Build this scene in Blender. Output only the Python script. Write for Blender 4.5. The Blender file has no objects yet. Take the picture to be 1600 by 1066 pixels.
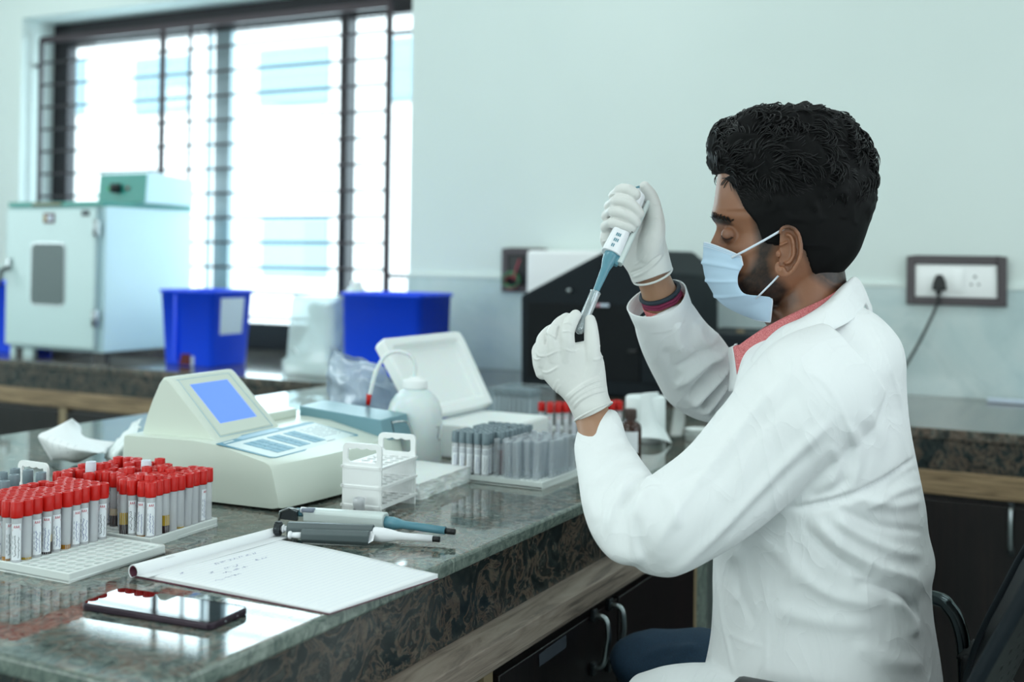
import bpy, bmesh, math, random
import numpy as np
from mathutils import Vector, Matrix, noise
random.seed(7)
PI = math.pi
SC = bpy.context.scene
COL = SC.collection
FPX, PPX, PPY = 1831.2, 800.0, 385.0
M = np.array([[0.8868649, 0.46185263, 0.01275904],
              [0.00679835, 0.01456781, -0.99987077],
              [-0.46197882, 0.88683704, 0.00977984]])
TOP = 0.86                       # bench top height
CAMP = np.array([0.0, 0.0, 1.28])
RT = Vector(M[0]); DN = Vector(M[1]); FW = Vector(M[2])

def ray(x, y): return M.T @ np.array([(x - PPX) / FPX, (y - PPY) / FPX, 1.0])
def C(x, y, d): return Vector(CAMP + ray(x, y) * d)                 # point seen at x,y at distance d along the view
def onZ(x, y, z=TOP):
    r = ray(x, y); return Vector(CAMP + r * ((z - CAMP[2]) / r[2]))
def onY(x, y, Y):
    r = ray(x, y); return Vector(CAMP + r * (Y / r[1]))
def onX(x, y, X):
    r = ray(x, y); return Vector(CAMP + r * (X / r[0]))
def onP(x, y, P, n):
    r = Vector(ray(x, y)); n = Vector(n); o = Vector(CAMP); return o + r * ((Vector(P) - o).dot(n) / r.dot(n))
def depth(P): return (Vector(P) - Vector(CAMP)).dot(FW)
def proj(co):
    c = (co - CAMP) @ M.T
    return np.stack([PPX + FPX * c[:, 0] / c[:, 2], PPY + FPX * c[:, 1] / c[:, 2]], 1)

# ------------------------------------------------------------------ materials
def lin(c):
    if isinstance(c, str):
        c = c.lstrip('#'); c = [int(c[i:i + 2], 16) / 255 for i in (0, 2, 4)]
    return [(v / 12.92 if v <= .04045 else ((v + .055) / 1.055) ** 2.4) for v in c[:3]] + [1.0]
class NT:
    def __init__(s, name):
        s.m = bpy.data.materials.new(name); s.m.use_nodes = True
        s.t = s.m.node_tree; s.b = s.t.nodes['Principled BSDF']; s.o = s.t.nodes['Material Output']
    def n(s, typ, **k):
        nd = s.t.nodes.new(typ)
        for a, v in k.items():
            if a.startswith('i_'):
                key = a[2:]; key = int(key) if key.isdigit() else key.replace('_', ' ')
                nd.inputs[key].default_value = v
            else: setattr(nd, a, v)
        return nd
    def l(s, a, b): s.t.links.new(a, b)
    def set(s, **k):
        for a, v in k.items(): s.b.inputs[a.replace('_', ' ')].default_value = v
        return s
    def coord(s, scale=(1, 1, 1), rot=(0, 0, 0), kind='Object'):
        tc = s.n('ShaderNodeTexCoord'); mp = s.n('ShaderNodeMapping')
        mp.inputs['Scale'].default_value = scale; mp.inputs['Rotation'].default_value = rot
        s.l(tc.outputs[kind], mp.inputs[0]); return mp.outputs[0]
    def noise(s, vec, scale, detail=4, rough=.5, dist=0):
        nd = s.n('ShaderNodeTexNoise', i_Scale=scale, i_Detail=detail, i_Roughness=rough, i_Distortion=dist)
        if vec is not None: s.l(vec, nd.inputs['Vector'])
        return nd.outputs['Fac']
    def ramp(s, fac, stops, interp='LINEAR'):
        nd = s.n('ShaderNodeValToRGB'); cr = nd.color_ramp; cr.interpolation = interp
        while len(cr.elements) < len(stops): cr.elements.new(.5)
        for e, (p, c) in zip(cr.elements, stops): e.position = p; e.color = lin(c)
        s.l(fac, nd.inputs[0]); return nd.outputs[0]
    def mix(s, fac, a, b, mode='MIX'):
        nd = s.n('ShaderNodeMix', data_type='RGBA', blend_type=mode)
        for sock, v in ((nd.inputs[0], fac), (nd.inputs[6], a), (nd.inputs[7], b)):
            if isinstance(v, (int, float)): sock.default_value = v
            elif isinstance(v, (str, tuple, list)): sock.default_value = lin(v)
            else: s.l(v, sock)
        return nd.outputs[2]
    def bump(s, h, strength=.3, dist=.001):
        nd = s.n('ShaderNodeBump', i_Strength=strength, i_Distance=dist)
        s.l(h, nd.inputs['Height']); s.l(nd.outputs[0], s.b.inputs['Normal']); return nd
    def attr(s, name):
        nd = s.n('ShaderNodeAttribute', attribute_name=name); return nd
def plain(name, c, rough=.5, metal=0, spec=.5, var=.0, **k):
    t = NT(name); t.set(Roughness=rough, Metallic=metal); t.b.inputs['Specular IOR Level'].default_value = spec
    c1 = lin(c)
    if var:
        f = t.noise(t.coord(), 6, 5)
        cc = [min(1, v * (1 - var)) for v in c1[:3]] + [1]; c2 = [min(1, v * (1 + var)) for v in c1[:3]] + [1]
        nd = t.n('ShaderNodeMix', data_type='RGBA'); t.l(f, nd.inputs[0]); nd.inputs[6].default_value = cc; nd.inputs[7].default_value = c2
        t.l(nd.outputs[2], t.b.inputs['Base Color'])
    else: t.b.inputs['Base Color'].default_value = c1
    for a, v in k.items(): t.b.inputs[a.replace('_', ' ')].default_value = v
    return t.m
MAT = {}

def wm(o):
    if o.parent is None: return o.matrix_basis.copy()
    return wm(o.parent) @ o.matrix_parent_inverse @ o.matrix_basis
# ------------------------------------------------------------------ mesh building
class MB:
    """collects shapes (with material slots) that form ONE mesh"""
    def __init__(s): s.v = []; s.f = []; s.mi = []; s.sm = []; s.mats = []
    def slot(s, m):
        if m not in s.mats: s.mats.append(m)
        return s.mats.index(m)
    def add(s, vs, fs, m=None, smooth=False):
        o = len(s.v); s.v += [tuple(v) for v in vs]; k = s.slot(m) if m else 0
        for f in fs: s.f.append([i + o for i in f]); s.mi.append(k); s.sm.append(smooth)
        return s
    def box(s, c, d, m=None, rz=0, bev=0, ry=0, rx=0):
        bm = bmesh.new(); bmesh.ops.create_cube(bm, size=1)
        for v in bm.verts: v.co = Vector((v.co.x * d[0], v.co.y * d[1], v.co.z * d[2]))
        if bev: bmesh.ops.bevel(bm, geom=bm.edges[:], offset=bev, segments=3, affect='EDGES', profile=.5)
        R = Matrix.Rotation(rz, 4, 'Z') @ Matrix.Rotation(ry, 4, 'Y') @ Matrix.Rotation(rx, 4, 'X')
        bm.transform(Matrix.Translation(Vector(c)) @ R)
        s.bm(bm, m, bev > 0); return s
    def bm(s, bm, m=None, smooth=False):
        bm.verts.index_update()
        s.add([v.co.copy() for v in bm.verts], [[v.index for v in f.verts] for f in bm.faces], m, smooth); bm.free(); return s
    def boxb(s, lo, hi, m=None, bev=0):
        lo = Vector(lo); hi = Vector(hi); return s.box((lo + hi) / 2, hi - lo, m, bev=bev)
    def lathe(s, prof, c=(0, 0, 0), m=None, n=32, axis=(0, 0, 1), smooth=True, close=False):
        """prof: (radius, height) pairs along axis"""
        az = Vector(axis).normalized(); ax = az.orthogonal().normalized(); ay = az.cross(ax)
        if abs(az.z) > .999: ax = Vector((1, 0, 0)); ay = az.cross(ax)
        c = Vector(c); vs = []; fs = []
        for r, h in prof:
            for k in range(n):
                a = 2 * PI * k / n; vs.append(c + az * h + (ax * math.cos(a) + ay * math.sin(a)) * max(r, 1e-5))
        P = len(prof)
        for i in range(P if close else P - 1):
            j = (i + 1) % P
            for k in range(n):
                fs.append([i * n + k, i * n + (k + 1) % n, j * n + (k + 1) % n, j * n + k])
        s.add(vs, fs, m, smooth); return s
    def cyl(s, a, b, r, m=None, n=16, r2=None, smooth=True):
        a = Vector(a); b = Vector(b); h = (b - a).length; r2 = r if r2 is None else r2
        s.lathe([(0, 0), (r, 0), (r, 0), (r2, h), (r2, h), (0, h)], a, m, n, b - a, smooth); return s
    def tube(s, pts, r, m=None, n=10, closed=False, smooth=True, flat=1.0):
        pts = [Vector(p) for p in pts]; N = len(pts); vs = []; fs = []
        rr = r if isinstance(r, (list, tuple)) else [r] * N
        up = None
        for i in range(N):
            t = (pts[(i + 1) % N] - pts[i - 1]) if closed else (pts[min(i + 1, N - 1)] - pts[max(i - 1, 0)])
            t.normalize()
            if up is None: up = t.orthogonal().normalized()
            up = (up - t * up.dot(t)).normalized(); sd = t.cross(up)
            for k in range(n):
                a = 2 * PI * k / n; vs.append(pts[i] + (up * math.cos(a) + sd * math.sin(a) * flat) * rr[i])
        for i in range(N if closed else N - 1):
            j = (i + 1) % N
            for k in range(n): fs.append([i * n + k, i * n + (k + 1) % n, j * n + (k + 1) % n, j * n + k])
        if not closed: fs.append(list(range(n))[::-1]); fs.append([(N - 1) * n + k for k in range(n)])
        s.add(vs, fs, m, smooth); return s
    def prism(s, pts, vec, m=None, smooth=False):
        pts = [Vector(p) for p in pts]; vec = Vector(vec); n = len(pts)
        s.add(pts + [p + vec for p in pts], [list(range(n))[::-1], [n + i for i in range(n)]] + [[i, (i + 1) % n, n + (i + 1) % n, n + i] for i in range(n)], m, smooth); return s
    def grid(s, rows, m=None, smooth=True, wrap=False):
        R = len(rows); K = len(rows[0]); vs = [p for r in rows for p in r]; fs = []
        for i in range(R - 1):
            for k in range(K if wrap else K - 1):
                fs.append([i * K + k, i * K + (k + 1) % K, (i + 1) * K + (k + 1) % K, (i + 1) * K + k])
        s.add(vs, fs, m, smooth); return s
    def build(s, name, mat=None, parent=None, loc=None, fix=True, bevel=0, solid=0, subd=0, sub_simple=False):
        me = bpy.data.meshes.new(name); me.from_pydata([tuple(v) for v in s.v], [], s.f)
        mats = s.mats or ([mat] if mat else [])
        for m in (mats if mats else []):
            me.materials.append(MAT[m] if isinstance(m, str) else m)
        for p, k, sm in zip(me.polygons, s.mi, s.sm): p.material_index = k if len(mats) > 1 else 0; p.use_smooth = sm
        if fix:
            b = bmesh.new(); b.from_mesh(me); bmesh.ops.remove_doubles(b, verts=b.verts[:], dist=1e-6)
            bmesh.ops.dissolve_degenerate(b, dist=1e-7, edges=b.edges[:])
            bmesh.ops.recalc_face_normals(b, faces=b.faces[:]); b.to_mesh(me); b.free()
        o = bpy.data.objects.new(name, me); COL.objects.link(o)
        if solid: md = o.modifiers.new('s', 'SOLIDIFY'); md.thickness = solid; md.offset = 0
        if bevel: md = o.modifiers.new('b', 'BEVEL'); md.width = bevel; md.segments = 3; md.limit_method = 'ANGLE'; md.angle_limit = .6; md.harden_normals = False
        if subd: md = o.modifiers.new('d', 'SUBSURF'); md.levels = subd; md.render_levels = subd
        if bevel or subd:
            for p in me.polygons: p.use_smooth = True
            if bevel and not subd: me.set_sharp_from_angle(angle=.7)
        if parent is not None:
            o.parent = parent; o.matrix_parent_inverse = wm(parent).inverted()
        if loc is not None: o.location = loc
        return o
def empty(name, loc=(0, 0, 0), rz=0, scale=1):
    o = bpy.data.objects.new(name, None); COL.objects.link(o); o.location = loc; o.rotation_euler = (0, 0, rz)
    o.empty_display_size = .02
    o.matrix_world = Matrix.Translation(Vector(loc)) @ Matrix.Rotation(rz, 4, 'Z'); return o
def tag(o, label, cat, group=None):
    o['label'] = label; o['category'] = cat
    if group: o['group'] = group
    return o
def struct(o, label=None):
    o['kind'] = 'structure'
    if label: o['label'] = label
    return o
def thing(name, label, cat, loc=(0, 0, 0), rz=0, group=None):
    return tag(empty(name, loc, rz), label, cat, group)
# a part authored in the local frame of its parent empty
def lpart(mb, name, mat, parent, **k):
    o = mb.build(name, mat, None, **k); o.parent = parent; o.matrix_parent_inverse = Matrix(); return o
def copy_tree(o, parent=None):
    c = o.copy(); COL.objects.link(c); c.parent = parent
    for ch in o.children: copy_tree(ch, c)
    return c
def catmull(pts, n):
    pts = [np.array(p, float) for p in pts]; P = [2 * pts[0] - pts[1]] + pts + [2 * pts[-1] - pts[-2]]; out = []
    for i in range(1, len(P) - 2):
        for k in range(n):
            t = k / n; a, b, c, d = P[i - 1], P[i], P[i + 1], P[i + 2]
            out.append(.5 * ((2 * b) + (c - a) * t + (2 * a - 5 * b + 4 * c - d) * t * t + (3 * b - a - 3 * c + d) * t ** 3))
    out.append(pts[-1]); return out
def cm(pts, n): return [Vector(p) for p in catmull([tuple(p) for p in pts], n)]
def granite(name, dark, mid, warm, light, rough, stretch=(1, 1, 1), scale=14, lightbias=0, dist=1.4):
    t = NT(name); v = t.coord(stretch)
    warp = t.n('ShaderNodeTexNoise', i_Scale=scale * .35, i_Detail=3, i_Distortion=.6); t.l(v, warp.inputs['Vector'])
    sub = t.n('ShaderNodeVectorMath', operation='MULTIPLY_ADD'); t.l(warp.outputs['Color'], sub.inputs[0])
    sub.inputs[1].default_value = (.09, .09, .09); t.l(v, sub.inputs[2])
    w = sub.outputs[0]
    n1 = t.noise(w, scale, 7, .62, dist); n2 = t.noise(w, scale * 3.5, 6, .65, dist * .6); n3 = t.noise(v, scale * .22, 2, .5)
    base = t.ramp(n1, [(.38 + lightbias, dark), (.47 + lightbias, mid), (.53 + lightbias, warm), (.6 + lightbias, dark), (.7 + lightbias, light)])
    grn = t.ramp(n2, [(.35, dark), (.5, mid), (.66, light)])
    m1 = t.mix(.42, base, grn)
    m2 = t.mix(t.ramp(n3, [(.35, '000000'), (.65, 'ffffff')]), m1, t.mix(.35, m1, dark))
    t.l(m2, t.b.inputs['Base Color']); t.set(Roughness=rough); t.b.inputs['Specular IOR Level'].default_value = .6
    return t.m
MAT['granite'] = granite('granite_top', '#2b3937', '#727d77', '#937768', '#b2bbb0', .04, (1, 1, 1), 21)
MAT['granite_edge'] = granite('granite_edge', '#46554f', '#75827a', '#8b958c', '#a9b3a8', .16, (1, 1, 1), 16, -.03)
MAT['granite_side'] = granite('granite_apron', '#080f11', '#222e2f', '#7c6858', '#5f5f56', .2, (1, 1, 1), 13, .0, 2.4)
MAT['granite_far'] = granite('granite_counter', '#1c2220', '#4c4a44', '#7f6a5c', '#8a8a80', .08, (1, 1, 1), 13)
def wood(name, a, b, c, rough=.55, ax=(1, 6, 22)):
    t = NT(name); v = t.coord(ax)
    n = t.noise(v, 4, 6, .6, 1.2); f = t.ramp(n, [(.3, a), (.5, b), (.7, c)])
    g = t.noise(t.coord(tuple(x * 3 for x in ax)), 9, 4); t.l(t.mix(t.ramp(g, [(.4, '000000'), (.75, '606060')]), f, a), t.b.inputs['Base Color'])
    t.set(Roughness=rough); t.bump(g, .25, .0008); return t.m
MAT['rail'] = wood('unvarnished_teak_rail', '#5b5048', '#8b7e72', '#a09487', .55, (10, 1.2, 22))
MAT['rail_x'] = wood('teak_rail_along_wall', '#57452f', '#8c7557', '#a8906f', .5, (1.2, 10, 22))
MAT['laminate'] = wood('dark_wood_laminate', '#0c0a0b', '#171213', '#231a19', .3, (14, 14, .8))
MAT['divider'] = plain('pale_wood_edge', '#8a7a5e', .5, var=.1)
def paint():
    t = NT('painted_plaster'); v = t.coord()
    f = t.noise(v, 1.2, 3); t.l(t.ramp(f, [(.3, '#d9e5e2'), (.7, '#dfeae7')]), t.b.inputs['Base Color'])
    t.set(Roughness=.6); t.bump(t.noise(v, 180, 2), .05, .0005); return t.m
MAT['paint'] = paint()
def marble():
    t = NT('pale_marble_tile'); v = t.coord()
    f = t.noise(v, 2.2, 7, .6, 1.8); g = t.noise(v, 9, 5, .6, 1)
    c = t.ramp(f, [(.35, '#b9ced0'), (.5, '#c6d9da'), (.62, '#cfdede'), (.75, '#b3c9cb')])
    t.l(t.mix(.2, c, t.ramp(g, [(.3, '#b2c7c9'), (.7, '#d7e3e1')])), t.b.inputs['Base Color']); t.set(Roughness=.12); return t.m
MAT['marble'] = marble()
MAT['floor'] = plain('grey_floor_tile', '#77807d', .25, var=.1)
MAT['ceil'] = plain('white_ceiling', '#eef0ec', .7, var=.02)
MAT['alu'] = plain('dark_brown_window_metal', '#231f24', .4, .3, var=.1)
MAT['grille'] = plain('painted_steel_grille', '#3a3036', .45, .2, var=.15)
MAT['white_plastic'] = plain('white_plastic', '#fafcfc', .3)
MAT['tray'] = plain('tray_plastic', '#e3eae8', .32, var=.02)
MAT['sty'] = None
def foam(name, c='#eef3f2'):
    t = NT(name); v = t.coord(); vo = t.n('ShaderNodeTexVoronoi', i_Scale=260); t.l(v, vo.inputs['Vector'])
    t.b.inputs['Base Color'].default_value = lin(c); t.set(Roughness=.6); t.bump(vo.outputs['Distance'], .25, .0006)
    t.b.inputs['Subsurface Weight'].default_value = .15; t.b.inputs['Subsurface Scale'].default_value = .01; return t.m
MAT['foam'] = foam('expanded_polystyrene')
def glass(name, c=(1, 1, 1), rough=.02, ior=1.45, tr=.0, white=0.0, edge=.75, pw=2.2, base=.06, dcol=(.88, .90, .93)):
    """thin clear wall: mix of transparent and gloss by fresnel (cheap, noise free)"""
    t = NT(name); t.t.nodes.remove(t.b)
    tp = t.n('ShaderNodeBsdfTransparent'); tp.inputs[0].default_value = (*c, 1)
    gl = t.n('ShaderNodeBsdfGlossy', i_Roughness=rough)
    df = t.n('ShaderNodeBsdfDiffuse'); df.inputs[0].default_value = (*dcol, 1)
    lw = t.n('ShaderNodeLayerWeight', i_Blend=.25)
    mx = t.n('ShaderNodeMixShader'); t.l(lw.outputs['Facing'], mx.inputs[0])
    m0 = t.n('ShaderNodeMixShader'); m0.inputs[0].default_value = white; t.l(tp.outputs[0], m0.inputs[1]); t.l(df.outputs[0], m0.inputs[2])
    md = t.n('ShaderNodeMath', operation='POWER'); t.l(lw.outputs['Facing'], md.inputs[0]); md.inputs[1].default_value = pw
    mm = t.n('ShaderNodeMath', operation='MULTIPLY_ADD'); t.l(md.outputs[0], mm.inputs[0]); mm.inputs[1].default_value = edge; mm.inputs[2].default_value = base
    t.l(mm.outputs[0], mx.inputs[0]); t.l(m0.outputs[0], mx.inputs[1]); t.l(gl.outputs[0], mx.inputs[2]); t.l(mx.outputs[0], t.o.inputs[0]); return t.m
MAT['tube_clear'] = glass('clear_tube_wall', (.93, .96, .98), .05, white=.10)
MAT['tube_frost'] = glass('translucent_tube_wall', (.95, .96, .98), .12, white=.52)
MAT['tube_glass'] = glass('bright_glass', (.93, .96, .98), .03, white=.24)
MAT['pane'] = glass('window_glass', (.93, .98, .99), .01)
MAT['filmy'] = glass('clear_plastic_film', (.86, .92, .96), .12, white=.22)
MAT['bag'] = glass('cloudy_plastic_film', (.84, .90, .96), .16, white=.40, dcol=(.74, .84, .93))
MAT['jar'] = glass('cloudy_container_wall', (.84, .93, .95), .15, white=.45, dcol=(.80, .92, .93))
MAT['box_clear'] = glass('clear_box_plastic', (.8, .9, .93), .08, white=.16)
def sss(name, c, rough=.35, w=.3, r=.01, alpha=1):
    m = plain(name, c, rough); b = m.node_tree.nodes['Principled BSDF']
    b.inputs['Subsurface Weight'].default_value = w; b.inputs['Subsurface Scale'].default_value = r; return m
MAT['hdpe'] = sss('milky_bottle_plastic', '#e1ebec', .22, .5, .02)
MAT['red_cap'] = plain('red_rubber_cap', '#c91710', .36, spec=.35, var=.08)
MAT['grey_cap'] = plain('grey_rubber_cap', '#76878f', .4, var=.06)
MAT['clear_cap'] = plain('frosted_clear_cap', '#d6dde8', .3)
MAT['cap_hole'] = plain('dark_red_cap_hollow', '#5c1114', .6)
MAT['liq_yellow'] = plain('yellow_serum', '#a88a22', .2)
MAT['liq_dark'] = plain('dark_clotted_blood', '#2a1718', .25)
MAT['liq_amber'] = plain('amber_serum', '#9a6a1e', .2)
MAT['liq_pale'] = plain('cloudy_serum', '#b9a98a', .25)
MAT['liq_pink'] = plain('pinkish_serum', '#8f6f72', .25)
MAT['label'] = plain('white_paper_label', '#eff3f8', .6)
MAT['label_red'] = plain('red_print', '#c4374a', .6)
MAT['ink'] = plain('blue_pen_ink', '#46549a', .6)
MAT['ink_grey'] = plain('grey_print', '#7f8796', .6)
MAT['ink_black'] = plain('black_print', '#2c2f33', .6)
MAT['analyzer'] = plain('cream_analyzer_plastic', '#dbe3d8', .32, var=.012)
MAT['analyzer_blue'] = plain('teal_blue_lid_plastic', '#7199a5', .35, var=.03)
MAT['panel_blue'] = plain('teal_panel_print', '#4f8ca3', .35)
MAT['panel_pale'] = plain('pale_panel_print', '#d5e4e4', .35)
MAT['panel_sky'] = plain('light_blue_panel_print', '#9fc4d8', .35)
MAT['key'] = plain('blue_keys', '#6ea3bb', .4)
def screen():
    t = NT('lit_blue_screen'); t.b.inputs['Base Color'].default_value = lin('#4a6cc0'); t.set(Roughness=.15)
    t.b.inputs['Emission Color'].default_value = lin('#6f9bff'); t.b.inputs['Emission Strength'].default_value = .72; return t.m
MAT['screen'] = screen()
MAT['chrome'] = plain('polished_steel', '#c9d0d2', .12, 1)
MAT['dark_chrome'] = plain('dark_polished_steel', '#4a5355', .12, 1)
MAT['steel'] = plain('brushed_steel', '#a9b1b3', .3, 1)
MAT['dark_metal'] = plain('dark_metal', '#3c4144', .35, .8)
MAT['blue_bin'] = plain('blue_bin_plastic', '#1450ff', .35, var=.05)
MAT['bin_label'] = plain('pale_sticker', '#c9d6e6', .5)
MAT['oven_white'] = plain('pale_enamelled_steel', '#c4dcdd', .3, var=.02)
MAT['oven_side'] = plain('enamel_side_window_glow', '#cbe9f2', .3, var=.02)  # window glow tinted into the enamel, paler and bluer than the door
MAT['oven_teal'] = plain('teal_enamel', '#2f8f85', .35, var=.04)
MAT['oven_glass'] = plain('grey_oven_window', '#59696a', .45, var=.08)
MAT['black_plastic'] = plain('black_plastic', '#0f1214', .4, var=.1)
MAT['black_knob'] = plain('black_knob', '#1a1d1f', .35)
MAT['box_black'] = plain('black_powder_coat', '#10191f', .6, spec=.2, var=.08)
MAT['box_black2'] = plain('black_side_panel', '#090f13', .65, spec=.2, var=.08)
MAT['paper'] = plain('white_paper', '#f1f4f6', .7, var=.01)
MAT['tissue'] = plain('white_tissue', '#e9f1f1', .8, var=.01)
MAT['maroon'] = plain('maroon_binding', '#5a2036', .6)
MAT['phone_body'] = plain('dark_plum_phone_frame', '#30222f', .3, .3)
MAT['phone_glass'] = plain('black_phone_glass', '#020304', .02, spec=1.0)
MAT['brown_glass'] = plain('amber_brown_bottle', '#3a1f16', .1, var=.1)
MAT['brown_cap'] = plain('brown_bottle_cap', '#3f2c25', .5)
MAT['grip'] = plain('dark_grey_pipette_grip', '#515d5f', .42, var=.03)
MAT['pip_white'] = plain('white_pipette_plastic', '#eef0f4', .25)
MAT['pip_pale'] = plain('pale_grey_pipette_plastic', '#cfdad8', .3)
MAT['pip_teal'] = plain('teal_pipette_plastic', '#5d90a0', .25)
MAT['plate_frame'] = plain('dark_brown_socket_frame', '#4a4347', .4)
MAT['jeans'] = None
# ---------------------------------------------------------------- room shell
WY = 3.92                                   # plaster face of the back wall
WXL, WXR, WZT = -4.73, -2.50, 2.41          # window opening
m = MB()
m.boxb((-6.2, WY, 0), (WXL, WY + .26, 3.1)); m.boxb((WXR, WY, 0), (2.6, WY + .26, 3.1))
m.boxb((WXL, WY, WZT), (WXR, WY + .26, 3.1)); m.boxb((WXL, WY, 0), (WXR, WY + .26, .80))
struct(m.build('wall_back', 'paint'))
struct(MB().boxb((-6.4, -3.4, 0), (-6.2, WY + .26, 3.1)).build('wall_left', 'paint'))
struct(MB().boxb((-6.4, -3.6, 0), (2.8, -3.4, 3.1)).build('wall_front', 'paint'))
# right wall with two wide window openings (never in view, it lets the daylight in)
m = MB(); m.boxb((2.6, -3.4, 0), (2.8, WY + .26, .95)); m.boxb((2.6, -3.4, 2.5), (2.8, WY + .26, 3.1))
for a, b in ((-3.4, -2.6), (.1, .5), (3.2, WY + .26)): m.boxb((2.6, a, .95), (2.8, b, 2.5))
struct(m.build('wall_right', 'paint'))
struct(MB().boxb((-6.4, -3.6, -.1), (2.8, WY + .26, 0)).build('floor', 'floor'))
struct(MB().boxb((-6.4, -3.6, 3.1), (2.8, WY + .26, 3.2)).build('ceiling', 'ceil'))
# tiled dado with its cream top strip
zt = onY(1400, 449, WY - .012).z
m = MB(); m.boxb((WXR, WY - .012, .86), (2.6, WY, zt), 'marble'); m.boxb((WXR, WY - .016, zt), (2.6, WY, zt + .012), 'paint')
for x in (-2.1, -1.5, -.9, -.552, .05, .65): m.boxb((x, WY - .0126, .86), (x + .002, WY - .0115, zt), 'marble')
struct(m.build('trim_1', fix=False), 'pale marble tiles along the wall behind the counter')
m = MB(); m.boxb((-6.2, WY - .012, .86), (WXL, WY, zt), 'marble')
struct(m.build('trim_2'), 'pale marble tiles left of the window')

# ---------------------------------------------------------------- window
win = struct(empty('window_1', (WXL, 4.11, .86)), 'wide metal-framed window with a barred grille')
FY = 4.11
m = MB()
m.boxb((WXL, FY, .86), (WXR, FY + .06, .97)); m.boxb((WXL, FY, WZT - .11), (WXR, FY + .06, WZT))
m.boxb((WXL, FY, .97), (WXL + .10, FY + .06, WZT - .11)); m.boxb((WXR - .05, FY, .97), (WXR, FY + .06, WZT - .11))
m.build('window_frame', 'alu', win, bevel=.004)
def xat(px, Y, py=250): return onY(px, py, Y).x
m = MB()
for px, w in ((540, .040),): x = xat(px, FY - .01); m.boxb((x - w / 2, FY - .03, .95), (x + w / 2, FY + .03, WZT - .10))
m.build('mullion', 'alu', win)
m = MB()
x = xat(352, FY + .03); m.boxb((x - .045, FY + .005, .97), (x + .045, FY + .035, WZT - .11))
x = xat(330, FY + .03); m.boxb((x - .006, FY + .005, .97), (x + .006, FY + .03, WZT - .11))
m.build('sash', plain('sash_metal_glare_grey', '#7d8c92', .3, .5), win)  # window glare put into the colour: sash paler than the dark frame
m = MB(); m.boxb((WXL + .1, FY + .02, .97), (WXR - .05, FY + .024, WZT - .11)); m.build('window_pane', 'pane', win)
g = MB(); GY = 4.0
gl, gr = xat(62, GY), xat(606, GY); gt = onY(107, 60, GY).z
for x, w in ((gl, .022), (gr, .026), (xat(252, GY), .028)): g.boxb((x - w / 2, GY - .006, .87), (x + w / 2, GY + .006, gt + .01))
g.boxb((gl, GY - .008, gt - .012), (gr, GY + .008, gt + .02))
x = xat(295, GY); g.boxb((x - .006, GY - .005, .87), (x + .006, GY + .005, gt))
z = gt - .108
while z > .9: g.cyl((gl, GY, z), (gr, GY, z), .0062, None, 8); z -= .1085
for z in (gt - .12, 1.2): g.boxb((WXL, GY - .005, z - .008), (gl, GY + .005, z + .008)); g.boxb((gr, GY - .005, z - .008), (WXR, GY + .005, z + .008))
g.build('grille', 'grille', win)
MB().boxb((WXL, 3.90, .80), (WXR, FY + .02, .86)).build('window_sill', 'granite_far', win)

# ---------------------------------------------------------------- building across the street (sunlit facade)
BY = 12.0
bld = thing('building', 'white building across the street, seen washed out through the barred window', 'building', (-9, BY, -3))
MAT['facade'] = plain('white_render', '#f4f6f6', .8)
MAT['facade_glass'] = plain('pale_blue_window_glass', '#9dbfcd', .6, spec=.1)
m = MB().boxb((-34, BY, -4), (6, BY + 6, 16)); m.build('facade', 'facade', bld)
for (x0, y0, x1, y1) in ((106, 96, 135, 175), (214, 93, 296, 172), (408, 78, 516, 158), (412, 342, 514, 430), (-60, 100, 40, 178), (106, 350, 300, 440), (610, 60, 700, 150)):
    a = onY(x0, y0, BY); b = onY(x1, y1, BY)
    MB().boxb((a.x, BY - .05, b.z), (b.x, BY + .01, a.z)).build('window', 'facade_glass', bld)

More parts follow.
